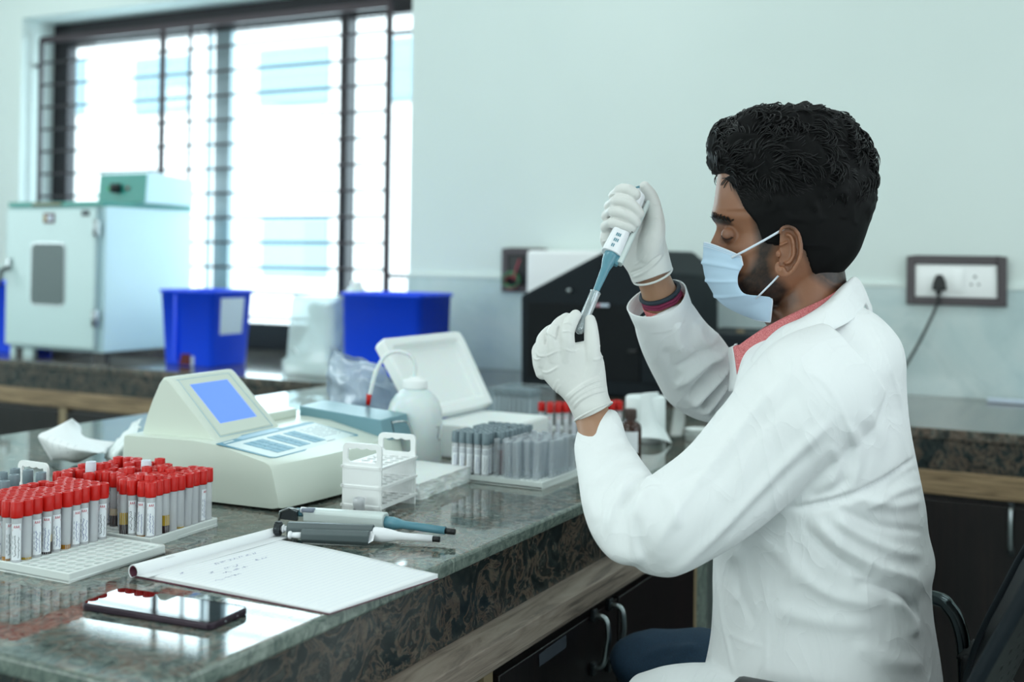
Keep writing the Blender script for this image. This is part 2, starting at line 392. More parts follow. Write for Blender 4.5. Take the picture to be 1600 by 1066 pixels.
# ---------------------------------------------------------------- counter along the back wall
CF = 3.15
ct = thing('back_counter', 'long dark granite counter running along the wall under the window', 'counter', (-2, CF, 0))
m = MB(); m.boxb((-6.2, CF, .832), (2.6, WY - .012, TOP - .0005)); m.build('worktop', 'granite_far', ct, bevel=.004)
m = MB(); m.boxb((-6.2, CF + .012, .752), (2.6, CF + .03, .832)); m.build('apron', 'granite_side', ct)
m = MB(); m.boxb((-6.2, CF + .001, .692), (2.6, CF + .019, .752)); m.build('rail', 'rail_x', ct, bevel=.003)
def cabinet(name, label, lo, hi, axis, doors, group, handles=()):
    """axis 'Y': doors look towards -Y, 'X': towards +X. doors: list of (a, b) spans"""
    t = thing(name, label, 'cabinet', ((lo[0] + hi[0]) / 2, (lo[1] + hi[1]) / 2, 0), 0, group)
    MB().boxb(lo, hi).build('body', 'laminate', t)
    for i, (a, b) in enumerate(doors):
        d = MB()
        if axis == 'Y': d.boxb((a + .004, lo[1] - .018, lo[2] + .03), (b - .004, lo[1] - .001, hi[2] - .012))
        else: d.boxb((hi[0] + .001, a + .004, lo[2] + .03), (hi[0] + .018, b - .004, hi[2] - .012))
        dd = d.build('door', 'laminate', t, bevel=.002)
        for k, hpos, z0, z1 in handles:
            if k != i: continue
            h = MB()
            if axis == 'Y': pts = [(hpos, lo[1] - .018, z1), (hpos, lo[1] - .040, z1 - .012), (hpos, lo[1] - .046, (z0 + z1) / 2), (hpos, lo[1] - .040, z0 + .012), (hpos, lo[1] - .018, z0)]
            else: pts = [(hi[0] + .018, hpos, z1), (hi[0] + .044, hpos, z1 - .004), (hi[0] + .050, hpos, z1 - .03), (hi[0] + .048, hpos, (z0 + z1) / 2), (hi[0] + .040, hpos, z0 + .01), (hi[0] + .018, hpos, z0)]
            h.tube(cm(pts, 6), .0052, 'steel', 10)
            for zz in (z0, z1):
                c = (hpos, lo[1] - .022, zz) if axis == 'Y' else (hi[0] + .022, hpos, zz)
                h.box(c, (.014, .01, .022) if axis == 'Y' else (.010, .014, .022), 'dark_metal', bev=.002)
            h.build('handle', None, dd)
    return t
zc = .69
BX1_ = -.822
hx = onY(1580, 800, CF).x; hz1 = onY(1580, 792, CF).z; hz0 = onY(1580, 862, CF).z
cabinet('base_cabinet', 'dark base cabinet with a steel door handle, under the counter at the right edge', (BX1_ + .02, CF + .02, 0), (.9, 3.9, zc), 'Y', [(BX1_ + .02, hx + .05), (hx + .05, .9)], 'cabinets under the back counter', [(0, hx, hz0, hz1)])
dx = onY(96, 650, CF).x
cabinet('base_cabinet', 'dark base cabinet under the back counter, left of the pale divider strip', (-5.9, CF + .02, 0), (dx - .02, 3.9, zc), 'Y', [(-5.9, -4.7), (-4.7, dx - .02)], 'cabinets under the back counter')
cabinet('base_cabinet', 'dark base cabinet under the back counter, between pale divider strip and the bench', (dx + .02, CF + .02, 0), (-2.3, 3.9, zc), 'Y', [(dx + .02, -2.9), (-2.9, -2.3)], 'cabinets under the back counter')
dv = MB().boxb((dx - .019, CF + .005, .0), (dx + .019, 3.9, zc)).build('divider_panel', 'divider'); tag(dv, 'pale wooden divider strip between the dark cabinets under the back counter', 'panel')

# ---------------------------------------------------------------- the bench (peninsula)
BX0, BX1, BY0, BY1 = -2.27, -.822, .842, CF - .002
bench = thing('laboratory_bench', 'polished dark granite bench in the foreground with a thick pale edge', 'bench', ((BX0 + BX1) / 2, 2, 0))
m = MB(); m.boxb((BX0, BY0, TOP - .022), (BX1, BY1, TOP)); sl = m.build('worktop', 'granite', bench, bevel=.005)
sl.data.materials.append(MAT['granite_edge'])
for p in sl.data.polygons:
    if abs(p.normal.z) < .5: p.material_index = 1  # lip coloured paler than the top for its polish and the light on it
m = MB()
AZ = .738
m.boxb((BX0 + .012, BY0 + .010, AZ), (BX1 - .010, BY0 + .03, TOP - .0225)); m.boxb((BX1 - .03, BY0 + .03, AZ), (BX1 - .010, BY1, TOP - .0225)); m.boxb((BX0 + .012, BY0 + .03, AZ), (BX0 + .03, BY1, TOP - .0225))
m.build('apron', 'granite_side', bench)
rail_prof = [(BX1 - .03, AZ - .001), (BX1 - .008, AZ - .001), (BX1 + .022, AZ - .016), (BX1 + .024, AZ - .048), (BX1 + .012, AZ - .052), (BX1 + .012, AZ - .062), (BX1 - .03, AZ - .062)]
m = MB(); m.prism([(x, BY0 - .01, z) for x, z in rail_prof], (0, BY1 - BY0, 0)); m.build('rail', 'rail', bench, bevel=.0015)
zc2 = AZ - .064; FX = BX1 - .008
yA = onX(752, 1030, FX).y; yB = onX(966, 960, FX + .018).y; yC = onX(1086, 900, FX + .018).y
h1 = onX(951, 965, FX + .05); h1b = onX(962, 1022, FX + .05); h2 = onX(975, 948, FX + .05); h2b = onX(992, 1012, FX + .05)
cabinet('bench_cabinet', 'dark two-door cabinet with curved steel handles under the bench, beside the knee', (BX0 + .05, yA + .02, 0), (FX, yC, zc2), 'X', [(yA + .02, yB), (yB, yC)], 'cabinets under the bench', [(0, h1.y, h1b.z - .02, h1.z), (1, h2.y, h2b.z - .02, h2.z)])
cabinet('bench_cabinet', 'dark cabinet under the bench at the bottom edge, left of the pale divider', (BX0 + .05, BY0 + .03, 0), (FX, yA - .02, zc2), 'X', [(BY0 + .03, yA - .02)], 'cabinets under the bench')
dv = MB().boxb((BX0 + .05, yA - .014, 0), (FX + .012, yA + .014, zc2)).build('divider_panel', 'divider'); tag(dv, 'pale wooden divider strip between two dark cabinets under the granite bench', 'panel')
dv = MB().boxb((BX0 + .05, yC + .004, 0), (FX + .012, yC + .03, zc2)).build('divider_panel', 'divider'); tag(dv, 'pale wooden end strip of the bench cabinets, beside the white coat', 'panel')
dv = MB().boxb((BX0 + .05, yC + .034, 0), (FX + .010, yC + .11, zc2)).build('stone_pillar', 'granite_edge'); tag(dv, 'narrow grey stone pillar under the bench, behind the white coat', 'pillar')
# sticker left on the cabinet door
a, b, c, d = [onX(x, y, FX + .0192) for x, y in ((842, 1023), (884, 992), (885, 1012), (843, 1042))]
MB().add([a, b, c, d], [[0, 1, 2, 3]]).build('sticker', plain('grey_worn_sticker', '#3a4048', .5, var=.3), None, solid=.0006)
tag(bpy.data.objects['sticker'], 'worn grey sticker on the dark bench cabinet door', 'sticker')

# ---------------------------------------------------------------- sockets on the wall
def plate(name, label, x0, y0, x1, y1, white=True):
    a = onY(x0, y0, WY - .02); b = onY(x1, y1, WY - .02); cx, cz = (a.x + b.x) / 2, (a.z + b.z) / 2; w, h = (b.x - a.x), a.z - b.z
    t = thing(name, label, 'socket', (cx, WY - .012, cz))
    m = MB(); bw = .026
    for s in (-1, 1): m.box((s * (w / 2 - bw / 2), -.006, 0), (bw, .018, h)); m.box((0, -.006, s * (h / 2 - bw / 2)), (w - 2 * bw, .018, bw))
    lpart(m, 'surround', 'plate_frame', t, bevel=.003)
    lpart(MB().box((0, -.004, 0), (w - 2 * bw, .012, h - 2 * bw), bev=.002), 'cover', 'white_plastic' if white else 'black_plastic', t)
    return t, w, h
sk, w, h = plate('wall_socket', 'double power socket in a dark frame on the tiled wall, right of the man', 1417, 400, 1573, 480)
m = MB(); m.box((w * .10, -.011, 0), (.004, .004, h * .5), 'white_plastic'); m.box((w * .02, -.012, .0), (w * .10, .006, h * .42), 'white_plastic', bev=.001); lpart(m, 'switch', None, sk)
m = MB()
for dx_, dz_, r in ((0, .014, .0042), (-.011, -.010, .0034), (.011, -.010, .0034)): m.cyl((w * .19 + dx_, -.0108, dz_), (w * .19 + dx_, -.008, dz_), r, None, 12)
lpart(m, 'socket_holes', 'black_plastic', sk)
pc = onY(1467, 444, WY - .04)
pl = thing('power_plug', 'black plug and cable pushed into the left half of the wall socket', 'plug', tuple(pc))
m = MB(); m.add([], []); m.prism([(-.022, 0, -.02), (.022, 0, -.02), (.018, 0, .008), (.008, 0, .03), (-.008, 0, .03), (-.018, 0, .008)], (0, .026, 0)); m.cyl((0, .0, -.014), (0, -.01, -.03), .009)
lpart(m, 'plug_body', 'black_plastic', pl, bevel=.004)
pts = cm([pc + Vector((0, -.005, -.025)), onY(1463, 478, WY - .05), onY(1448, 512, WY - .06), onY(1425, 555, WY - .06), onY(1390, 610, WY - .08), onZ(1370, 622, TOP + .005)], 8)
MB().tube(pts, .0045, None, 8).build('cable', 'black_plastic', pl)
sk2, w, h = plate('wall_socket', 'dark socket plate with coiled wires on the wall, behind the black instrument', 785, 388, 853, 458, False)
c0 = onY(797, 440, WY - .05)
for k, (c_, r_, tl) in enumerate((('#2f7d5c', .034, .3), ('#a8444c', .028, -.4), ('#5a8f5f', .030, .8))):
    pts = [c0 + Vector((math.cos(a) * r_, .006 * k + .006 * math.sin(a * 2 + k), math.sin(a) * r_ * (.72 + .1 * k) + tl * .01)) for a in [i * 2 * PI / 24 for i in range(24)]]
    MB().tube(pts, .0032, None, 6, closed=True).build('wire', plain('wire_sleeve', c_, .5), sk2)
MB().tube(cm([onY(812, 405, WY - .03), onY(806, 422, WY - .05), onY(802, 438, WY - .05)], 6), .003, None, 6).build('wire', plain('red_wire', '#b23a4e', .5), sk2)
# ---------------------------------------------------------------- sample tubes
R0, HT = .0066, .0855
def wrap(s, z, r, a0=0): a = a0 + s / r; return Vector((math.sin(a) * r, -math.cos(a) * r, z))
def strip(m, x0, x1, z0, z1, r, mat, a0=0, n=None):
    n = n or max(1, int(abs(x1 - x0) / .0018)); vs = []; fs = []
    for i in range(n + 1):
        x = x0 + (x1 - x0) * i / n; vs += [wrap(x, z0, r, a0), wrap(x, z1, r, a0)]
    for i in range(n): fs.append([2 * i, 2 * i + 2, 2 * i + 3, 2 * i + 1])
    m.add(vs, fs, mat, True)
def tri(m, pts, r, mat): m.add([wrap(x, z, r) for x, z in pts], [list(range(len(pts)))], mat)
def scribble(m, rnd, x0, x1, z0, z1, r, mat, n=16, w=.0003):
    """hand-written stroke running down the label"""
    z = z1; x = (x0 + x1) / 2; pts = []
    for i in range(n):
        z -= (z1 - z0) / n; x = x0 + (x1 - x0) * rnd.random() if i % 2 else (x0 + x1) / 2 + (x1 - x0) * .3 * (rnd.random() - .5); pts.append((x, z + rnd.uniform(-.001, .001)))
    for (xa, za), (xb, zb) in zip(pts, pts[1:]):
        d = Vector((xb - xa, zb - za)); 
        if d.length < 1e-5: continue
        q = Vector((-d.y, d.x)).normalized() * w
        m.add([wrap(xa + q.x, za + q.y, r), wrap(xa - q.x, za - q.y, r), wrap(xb - q.x, zb - q.y, r), wrap(xb + q.x, zb + q.y, r)], [[0, 1, 2, 3]], mat)
def mesh_of(mb, name, mat=None):
    o = mb.build(name, mat); me = o.data; bpy.data.objects.remove(o); return me
def tube_wall(r=R0, h=.074, name='tube_wall'):
    prof = [(0, 0), (r * .5, .0009), (r * .85, .003), (r, r * .9), (r, h)]
    return mesh_of(MB().lathe(prof, n=16), name, 'tube_frost')
def cap_mesh(mat, r=.0083, z0=.0645, z1=HT):
    m = MB(); m.lathe([(r * .9, z0), (r * .96, z0), (r, z0 + .002), (r, z1 - .0045), (r * .97, z1 - .004), (r * .97, z1 - .0006), (r * .93, z1), (r * .58, z1), (r * .5, z1 - .0006), (r * .5, z1 - .003)], m=mat, n=20)
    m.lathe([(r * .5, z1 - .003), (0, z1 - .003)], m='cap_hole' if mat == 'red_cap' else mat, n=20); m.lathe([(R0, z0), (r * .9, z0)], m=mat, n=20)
    return mesh_of(m, 'cap')
def label_mesh(seed, kind='red'):
    rnd = random.Random(seed); m = MB(); r = R0 + .00018; w = .0062 if kind == 'red' else .0075; z0, z1 = .010, .057
    strip(m, -w, w, z0, z1, r, 'label')
    rr = r + .00012
    if kind == 'red':
        y = z1 - .0052
        m_ = 'label_red'
        # printed mark: peaks over a bar
        for xa in (-.0038, -.0012, .0014): tri(m, [(xa, y), (xa + .0008, y), (xa + .0014, y + .0034), (xa + .001, y + .0034)], rr, m_); tri(m, [(xa + .0011, y + .0034), (xa + .0016, y + .0034), (xa + .0024, y), (xa + .0017, y)], rr, m_)
        tri(m, [(-.0045, y - .0008), (.0045, y - .0008), (.0056, y - .0036), (-.0056, y - .0036)], rr, m_)
        for k in range(4): strip(m, -.005, -.0044, z0 + .007 + k * .007, z0 + .011 + k * .007, rr, 'ink_grey')
    else:
        for k in range(3): strip(m, -w * .8, w * .7, z1 - .004 - k * .0032, z1 - .0028 - k * .0032, rr, 'ink_grey')
    cols = 'ink' if rnd.random() < .8 else 'ink_black'
    scribble(m, rnd, -.0032, .0002, z0 + .004, z1 - .013, rr, cols, 18); scribble(m, rnd, .0012, .0046, z0 + .002, z1 - .016, rr, cols, 16)
    return mesh_of(m, 'label')
def liquid_mesh(layers):
    m = MB(); r = R0 + .00009; z = .0008
    for mat, h in layers:
        if z < .002: m.lathe([(0, z), (r * .5, z + .0009), (r * .86, z + .003), (r, z + .0055), (r, z + h), (0, z + h)], m=mat, n=14)
        else: m.lathe([(0, z), (r, z), (r, z + h), (0, z + h)], m=mat, n=14)
        z += h
    return mesh_of(m, 'liquid')
TW = tube_wall(); CAPS = {'red': cap_mesh('red_cap'), 'grey': cap_mesh('grey_cap', .0078), 'clear': cap_mesh('clear_cap', .0078)}
LBR = [label_mesh(i) for i in range(9)]; LBG = [label_mesh(50 + i, 'grey') for i in range(5)]
LIQ = {'amber': liquid_mesh([('liq_amber', .008)]), 'ydark': liquid_mesh([('liq_dark', .02), ('liq_yellow', .017)]), 'dark': liquid_mesh([('liq_dark', .022), ('liq_pale', .010)]),
       'yellow': liquid_mesh([('liq_yellow', .009)]), 'pale': liquid_mesh([('liq_pale', .004)]), 'clot': liquid_mesh([('liq_dark', .006), ('liq_amber', .006)]), 'pink': liquid_mesh([('liq_pink', .052)]),
       'olive': liquid_mesh([('liq_dark', .017), ('liq_yellow', .015)])}
def mo(name, me, parent, loc=(0, 0, 0), rz=0, tilt=(0, 0)):
    o = bpy.data.objects.new(name, me); COL.objects.link(o); o.parent = parent; o.location = loc; o.rotation_euler = (tilt[0], tilt[1], rz); return o
def tube(x, y, z, cap, label_, cat, group, lab=None, liq=None, turn=0, tilt=.02, rnd=random):
    face = math.atan2(-y, -x) + PI / 2              # label towards the room's middle
    t = empty('sample_tube', (x, y, z)); t.rotation_euler = (rnd.uniform(-tilt, tilt), rnd.uniform(-tilt, tilt), face + turn); tag(t, label_, cat, group)
    mo('tube_wall', TW, t); mo('cap', CAPS[cap], t)
    if lab is not None: mo('label', lab, t)
    if liq: mo('liquid', LIQ[liq], t)
    return t
ORD = ['first', 'second', 'third', 'fourth', 'fifth', 'sixth', 'seventh', 'eighth', 'ninth', 'tenth', 'eleventh', 'twelfth', 'thirteenth']
def tray(name, label_, x1, y0, nx, ny, pitch, rz=0, h=.013):
    """perforated white tray; right edge x1, near edge y0; returns thing and a cell->world function"""
    W, L = nx * pitch + .006, ny * pitch + .006
    t = thing(name, label_, 'tube tray', (x1, y0, TOP), rz)
    m = MB(); ps = pitch; rr = .0068; K = 12; z = h
    m.boxb((-W, 0, 0), (0, L, h * .35))
    # rim
    for a, b in (((-W, 0, 0), (-W + .0035, L, h)), ((-.0035, 0, 0), (0, L, h)), ((-W + .0035, 0, 0), (-.0035, .0035, h)), ((-W + .0035, L - .0035, 0), (-.0035, L, h))): m.boxb(a, b)
    # perforated top: a plate cell per hole
    z = h - .0012
    for i in range(nx):
        for j in range(ny):
            cx = -.003 - (i + .5) * ps; cy = .003 + (j + .5) * ps; vs = []; fs = []
            for k in range(K):
                a = 2 * PI * (k + .5) / K; c, s = math.cos(a), math.sin(a); f = ps / 2 / max(abs(c), abs(s))
                vs += [(cx + c * f, cy + s * f, z), (cx + c * rr, cy + s * rr, z), (cx + c * rr, cy + s * rr, h * .35)]
            for k in range(K):
                n_ = (k + 1) % K; fs += [[3 * k, 3 * n_, 3 * n_ + 1, 3 * k + 1], [3 * k + 1, 3 * n_ + 1, 3 * n_ + 2, 3 * k + 2]]
            m.add(vs, fs)
    o = lpart(m, 'tray_body', 'tray', t, bevel=.0012)
    T = Matrix.Translation((x1, y0, TOP)) @ Matrix.Rotation(rz, 4, 'Z')
    return t, lambda i, j: T @ Vector((-.003 - (i + .5) * ps, .003 + (j + .5) * ps, h * .35 + .0002))
rn = random.Random(3)
# --- tray A: nearest, left edge of the frame; the six columns on the right are empty
tA, cA = tray('tube_tray', 'white perforated tray of red-capped tubes at the left edge, with several empty rows', -1.180, 1.063, 12, 10, .0164, .01)
LQ = ['yellow', None, 'pale', 'dark', 'clot', 'clot', None, 'pale', 'yellow', None]
frontA = [('lab', None), (None, 'yellow'), ('lab', None), ('lab', 'dark'), ('lab', None), (None, 'clot'), ('lab', None), ('lab', None), (None, None), ('lab', None)]
for i in range(6, 12):
    for j in range(10):
        if i > 6 and rn.random() < .06: continue
        p = cA(i, j)
        if i == 6: l, q = frontA[j]; lab = LBR[(j * 2) % 9] if l else None; turn = (0, .8, .3, -.1, .4, .9, .5, .1, 1, .0)[j]
        else: lab = rn.choice(LBR) if rn.random() < .75 else None; q = rn.choice(LQ); turn = rn.uniform(-1, 1)
        tube(p.x, p.y, p.z, 'red', 'red-capped tube, left-edge tray: %s in the %s row from the right' % (ORD[j], ORD[i - 6]), 'sample tube', 'red-capped tubes in the left-edge tray', lab, q, turn, .02, rn)
# --- tray B: behind, beside the analyzer
tB, cB = tray('tube_tray', 'white perforated tray full of red-capped tubes, in front of the cream analyzer', -1.226, 1.250, 12, 9, .0160, .06)
frontB = {0: ('lab', None, .2), 1: (None, None, 1), 2: (None, 'olive', 1.), 3: (None, None, 2), 4: (None, 'yellow', 2), 5: (None, 'pale', 2), 6: (None, None, 1), 7: ('lab', 'pale', 1.0), 8: (None, None, 2)}
for i in range(12):
    for j in range(9):
        if i > 0 and j > 0 and rn.random() < .16: continue
        if j == 0 and i in (4, 5, 6, 7, 8, 9): continue
        if j == 1 and i in (5, 6, 7): continue
        p = cB(i, j); lift = 0
        if i == 0: l, q, turn = frontB[j]; lab = LBR[3 + j % 4] if l else None
        elif j == 0: lab, q, turn = {1: (LBR[1], 'amber', -.5), 2: (LBR[2], None, .0), 3: (None, 'ydark', 0), }.get(i, (LBR[5], None, .2))
        else: lab = rn.choice(LBR) if rn.random() < .7 else None; q = rn.choice(LQ); turn = rn.uniform(-1, 1); lift = rn.choice((0, 0, 0, .004, .007))
        if (i, j) in ((9, 2), (5, 5)):
            tube(p.x, p.y, p.z + .013, 'clear', 'small tube with frosted clear cap among the red caps, the %s one' % ('left' if i == 9 else 'right'), 'sample tube', None, None, None, 0, .02, rn); continue
        tube(p.x, p.y, p.z + lift, 'red', 'red-capped tube, tray by the analyzer: %s in the %s row from the right' % (ORD[j], ORD[i]), 'sample tube', 'red-capped tubes in the tray by the analyzer', lab, q, turn, .03, rn)
# --- tray C: far, grey caps on the left and bare clear tubes on the right
tC, cC = tray('tube_tray', 'white perforated tray holding grey-capped tubes and bare clear tubes, beside the raised sleeve', -.930, 1.916, 12, 10, .0163, 0)
BT = mesh_of(MB().lathe([(0, 0), (.003, .0006), (.0055, .003), (.006, .006), (.006, .074), (.0066, .0745), (.0066, .0757), (.0054, .0755), (.0054, .07)], n=16), 'glass_tube', 'tube_glass')
for i in range(12):
    for j in range(10):
        p = cC(i, j)
        grey = i >= 7 or (i == 6 and j >= 2)
        if grey:
            if rn.random() < .05: continue
            pink = (i, j) == (6, 2)
            tube(p.x, p.y, p.z, 'grey', 'grey-capped tube, far tray: %s in the %s row from the right' % (ORD[j], ORD[i - 6]), 'sample tube', 'grey-capped tubes in the far tray', None if pink else LBG[(i + j) % 5], 'pink' if pink else rn.choice([None, 'pale', 'dark']), 0 if j == 0 else rn.uniform(-.8, .8), .02, rn)
        elif j > 0 or i in (3, 4):
            if i < 1 and j < 3: continue
            o = mo('glass_tube', BT, None, p, 0, (rn.uniform(-.05, .05), rn.uniform(-.05, .05)))
            tag(o, 'bare clear test tube, far tray: %s in the %s row from the right' % (ORD[j], ORD[i]), 'test tube', 'bare clear test tubes in the far tray')
# --- loose group of red caps behind the wrist
for i in range(2):
    for j in range(10):
        a = onZ(860, 634, .945) + Vector((.0 - .017 * i, .0, 0)); b = onZ(968, 630, .945); p = a.lerp(b, j / 9); p = Vector((a.x + (b.x - a.x) * j / 9 - .012 * i, a.y + (b.y - a.y) * j / 9 + .014 * i, 0))
        tube(p.x, p.y, TOP + .004, 'red', 'red-capped tube behind the gloved wrist: %s in the %s row' % (ORD[j], ('front', 'back')[i]), 'sample tube', 'red-capped tubes behind the gloved wrist', LBR[j % 9], None, rn.uniform(-.3, .3), .01, rn)
a = onZ(846, 672); b = onZ(985, 668); c = (a + b) / 2
dr = math.atan2(b.y - a.y, b.x - a.x); rk = thing('tube_holder', 'low white holder under the red-capped tubes behind the gloved wrist', 'tube tray', (c.x - .004, c.y + .01, TOP), dr)
lpart(MB().box((0, 0, .0018), ((b - a).length + .02, .05, .0035), bev=.001), 'tray_body', 'tray', rk)
# --- grey-capped tubes at the left edge, in a carrier with a finger-grip handle
GP = [(64, 738), (44, 734), (22, 742), (24, 732), (4, 738), (-8, 748), (6, 752), (-22, 740), (-18, 754)]
for k, (px, py) in enumerate(GP):
    p = onZ(px, py + 2, .947)
    tube(p.x, p.y, TOP + .0035, 'grey', 'grey-capped tube in the handled carrier at the left edge, %s towards the left' % ORD[k], 'sample tube', 'grey-capped tubes at the left edge', LBG[k % 5], None, 0, .01, rn)

# ---------------------------------------------------------------- handled tube racks
def handle_plate(m, w, z0, z1, y, th=.004, grip=3):
    """end plate whose top is a grip with a wavy finger hole"""
    r = .009; ot = []
    for cx, cz, a0 in ((w / 2 - r, z1 - r, 0), (-w / 2 + r, z1 - r, PI / 2)):
        for k in range(7): a = a0 + PI / 2 * k / 6; ot.append((cx + math.cos(a) * r, cz + math.sin(a) * r))
    b = .0085; hw = w / 2 - b; ht = z1 - b * .85; hb = z0 + .008; rr = .004
    n = 30; inner_top = []
    for k in range(n + 1):
        t = k / n; x = hw * .98 - 2 * hw * .98 * t; inner_top.append((x, ht - .0026 * abs(math.sin(PI * grip * t)) ** 1 * (1 if 0 < t < 1 else 0) - (.004 if k in (0, n) else 0)))
    def hole_bottom(): return [(-hw, hb + rr), (-hw + rr, hb), (hw - rr, hb), (hw, hb + rr)]
    # ring made as strip between outer and hole outline, by angle sampling
    outer = [(-w / 2, z0), (w / 2, z0)] + ot; hole = inner_top + hole_bottom()
    cx, cz = 0, (hb + ht) / 2
    def hit(poly, a):
        d = Vector((math.cos(a), math.sin(a))); best = None
        for p, q in zip(poly, poly[1:] + poly[:1]):
            p = Vector((p[0] - cx, p[1] - cz)); q = Vector((q[0] - cx, q[1] - cz)); e = q - p; den = d.x * e.y - d.y * e.x
            if abs(den) < 1e-12: continue
            t = (p.x * e.y - p.y * e.x) / den; s = (p.x * d.y - p.y * d.x) / den
            if t > 0 and -1e-6 <= s <= 1 + 1e-6 and (best is None or t < best): best = t
        return (cx + d.x * best, cz + d.y * best)
    N = 96; A = sorted([2 * PI * k / N for k in range(N)] + [math.atan2(p[1] - cz, p[0] - cx) % (2 * PI) for p in outer[:2] + hole_bottom()])
    vs = []; fs = []
    for a in A:
        o_ = hit(outer, a); h_ = hit(hole, a)
        vs += [(o_[0], y, o_[1]), (h_[0], y, h_[1]), (h_[0], y + th, h_[1]), (o_[0], y + th, o_[1])]
    L = len(A)
    for k in range(L):
        q = (k + 1) % L
        for e in range(4): f = (e + 1) % 4; fs.append([4 * k + e, 4 * q + e, 4 * q + f, 4 * k + f])
    m.add(vs, fs)
def rack(label_, x, y, rz, w, L, tiers, zh, rows=3, cols=6, feet=.012):
    t = thing('tube_rack', label_, 'tube rack', (x, y, TOP), rz)
    for z in tiers:
        m = MB(); ps = (L - .006) / cols; pw = (w - .006) / rows; rr = min(ps, pw) * .40; K = 12
        m.boxb((-w / 2 - .002, -.002, z - .002), (-w / 2 + .003, L + .002, z + .002)); m.boxb((w / 2 - .003, -.002, z - .002), (w / 2 + .002, L + .002, z + .002)); m.boxb((-w / 2, -.002, z - .002), (w / 2, .003, z + .002)); m.boxb((-w / 2, L - .003, z - .002), (w / 2, L + .002, z + .002))
        for i in range(rows):
            for j in range(cols):
                cx = -w / 2 + .003 + (i + .5) * pw; cy = .003 + (j + .5) * ps; vs = []; fs = []
                for k in range(K):
                    a = 2 * PI * (k + .5) / K; c, s = math.cos(a), math.sin(a); f = min(pw / 2 / max(abs(c), 1e-6), ps / 2 / max(abs(s), 1e-6))
                    vs += [(cx + c * f, cy + s * f, z + .0012), (cx + c * rr, cy + s * rr, z + .0012), (cx + c * rr, cy + s * rr, z - .0012), (cx + c * f, cy + s * f, z - .0012)]
                for k in range(K):
                    q = (k + 1) % K
                    for e in range(3): fs.append([4 * k + e, 4 * q + e, 4 * q + e + 1, 4 * k + e + 1])
                m.add(vs, fs)
        lpart(m, 'shelf', 'white_plastic', t)
    for y0 in (.0, L - .004):
        m = MB(); m.boxb((-w / 2, y0, 0.0), (w / 2, y0 + .004, tiers[-1]))
        for a, b in zip(tiers, tiers[1:]):                     # raised frame line on each plate
            m.boxb((-w / 2 + .004, y0 - .0006, a + .006), (w / 2 - .004, y0 + .001, b - .005))
        m.boxb((-w / 2 + .006, y0 - .0008, .003), (w / 2 - .008, y0 + .001, .007))
        handle_plate(m, w, tiers[-1], zh, y0)
        lpart(m, 'end_plate', 'white_plastic', t)
    return t
rack('white three-tier tube rack with finger-grip handles, standing right of the analyzer', -1.086, 1.570, .10, .071, .125, (.016, .047, .0785), .117)
pc_ = C(51, 720, 1.86)
rack('low white carrier with a finger-grip handle around the grey-capped tubes at the left edge', pc_.x, pc_.y - .118, 0, .067, .122, (.0022, .024), .0865 - .0, 3, 6)
# small marked vial in front of the rack
v = onZ(563, 810); t = thing('small_vial', 'small clear vial with black markings in front of the white tube rack', 'vial', (v.x + .004, v.y - .01, TOP))
lpart(MB().lathe([(0, 0), (.0075, 0), (.009, .002), (.0092, .024), (.0098, .0245), (.0098, .034), (.008, .035), (.008, .003), (0, .003)], n=24), 'vial_wall', 'tube_frost', t)
m = MB(); r_ = .00935
for k in range(3): scr = random.Random(k); [strip(m, x, x + .0011, .008 + k * .0042, .0098 + k * .0042 + .0006 * scr.random(), r_, 'ink_black', -.45) for x in [-.006 + .0019 * q for q in range(6)] if scr.random() < .8]
lpart(m, 'markings', None, t)
# ---------------------------------------------------------------- analyzer
AT = .06
an = thing('analyzer', 'cream benchtop analyzer with a lit blue screen, keypad and teal lid', 'analyzer', (-1.212, 1.522, TOP), AT)
AM = Matrix.Translation((-1.212, 1.522, TOP)) @ Matrix.Rotation(AT, 4, 'Z')
def AP(a, w, h): return Vector((-a, w, h))
WA = .42
sec = [(.012, .004), (0, .007), (.001, .02), (.014, .068), (.019, .0755), (.028, .080), (.127, .1015), (.18, .105), (.325, .1035), (.331, .101), (.337, .012), (.333, .004)]
rows = []
for k in range(25):
    w = WA * k / 24; e = .006 if k in (0, 24) else 0; bul = .026 * math.sin(PI * min(1, w / WA)) ** .8
    rows.append([AP(a - bul * (1 if a < .02 else .35 if a < .03 else 0), w, h) for a, h in sec])
def shrinkrow(r, f, dw):
    c = sum(r, Vector()) / len(r); return [Vector((c.x + (p.x - c.x) * f, p.y + dw, c.z + (p.z - c.z) * f)) for p in r]
rows = [shrinkrow(rows[0], .975, -.0)] + [[Vector((p.x, p.y + .004, p.z)) for p in rows[0]]] + rows[1:-1] + [[Vector((p.x, p.y - .004, p.z)) for p in rows[-1]], shrinkrow(rows[-1], .975, 0)]
m = MB(); m.grid([r + [r[0]] for r in rows]); n = len(sec) + 1
m.f.append(list(range(len(sec)))[::-1]); m.mi.append(0); m.sm.append(False); o = (len(rows) - 1) * n; m.f.append([o + i for i in range(len(sec))]); m.mi.append(0); m.sm.append(False)
body = lpart(m, 'housing', 'analyzer', an); body.data.set_sharp_from_angle(angle=.55)
for a in (.03, .30):
    for w in (.03, .39): lpart(MB().cyl(AP(a, w, 0), AP(a, w, .0055), .009, 'black_plastic', 12), 'foot', None, an)
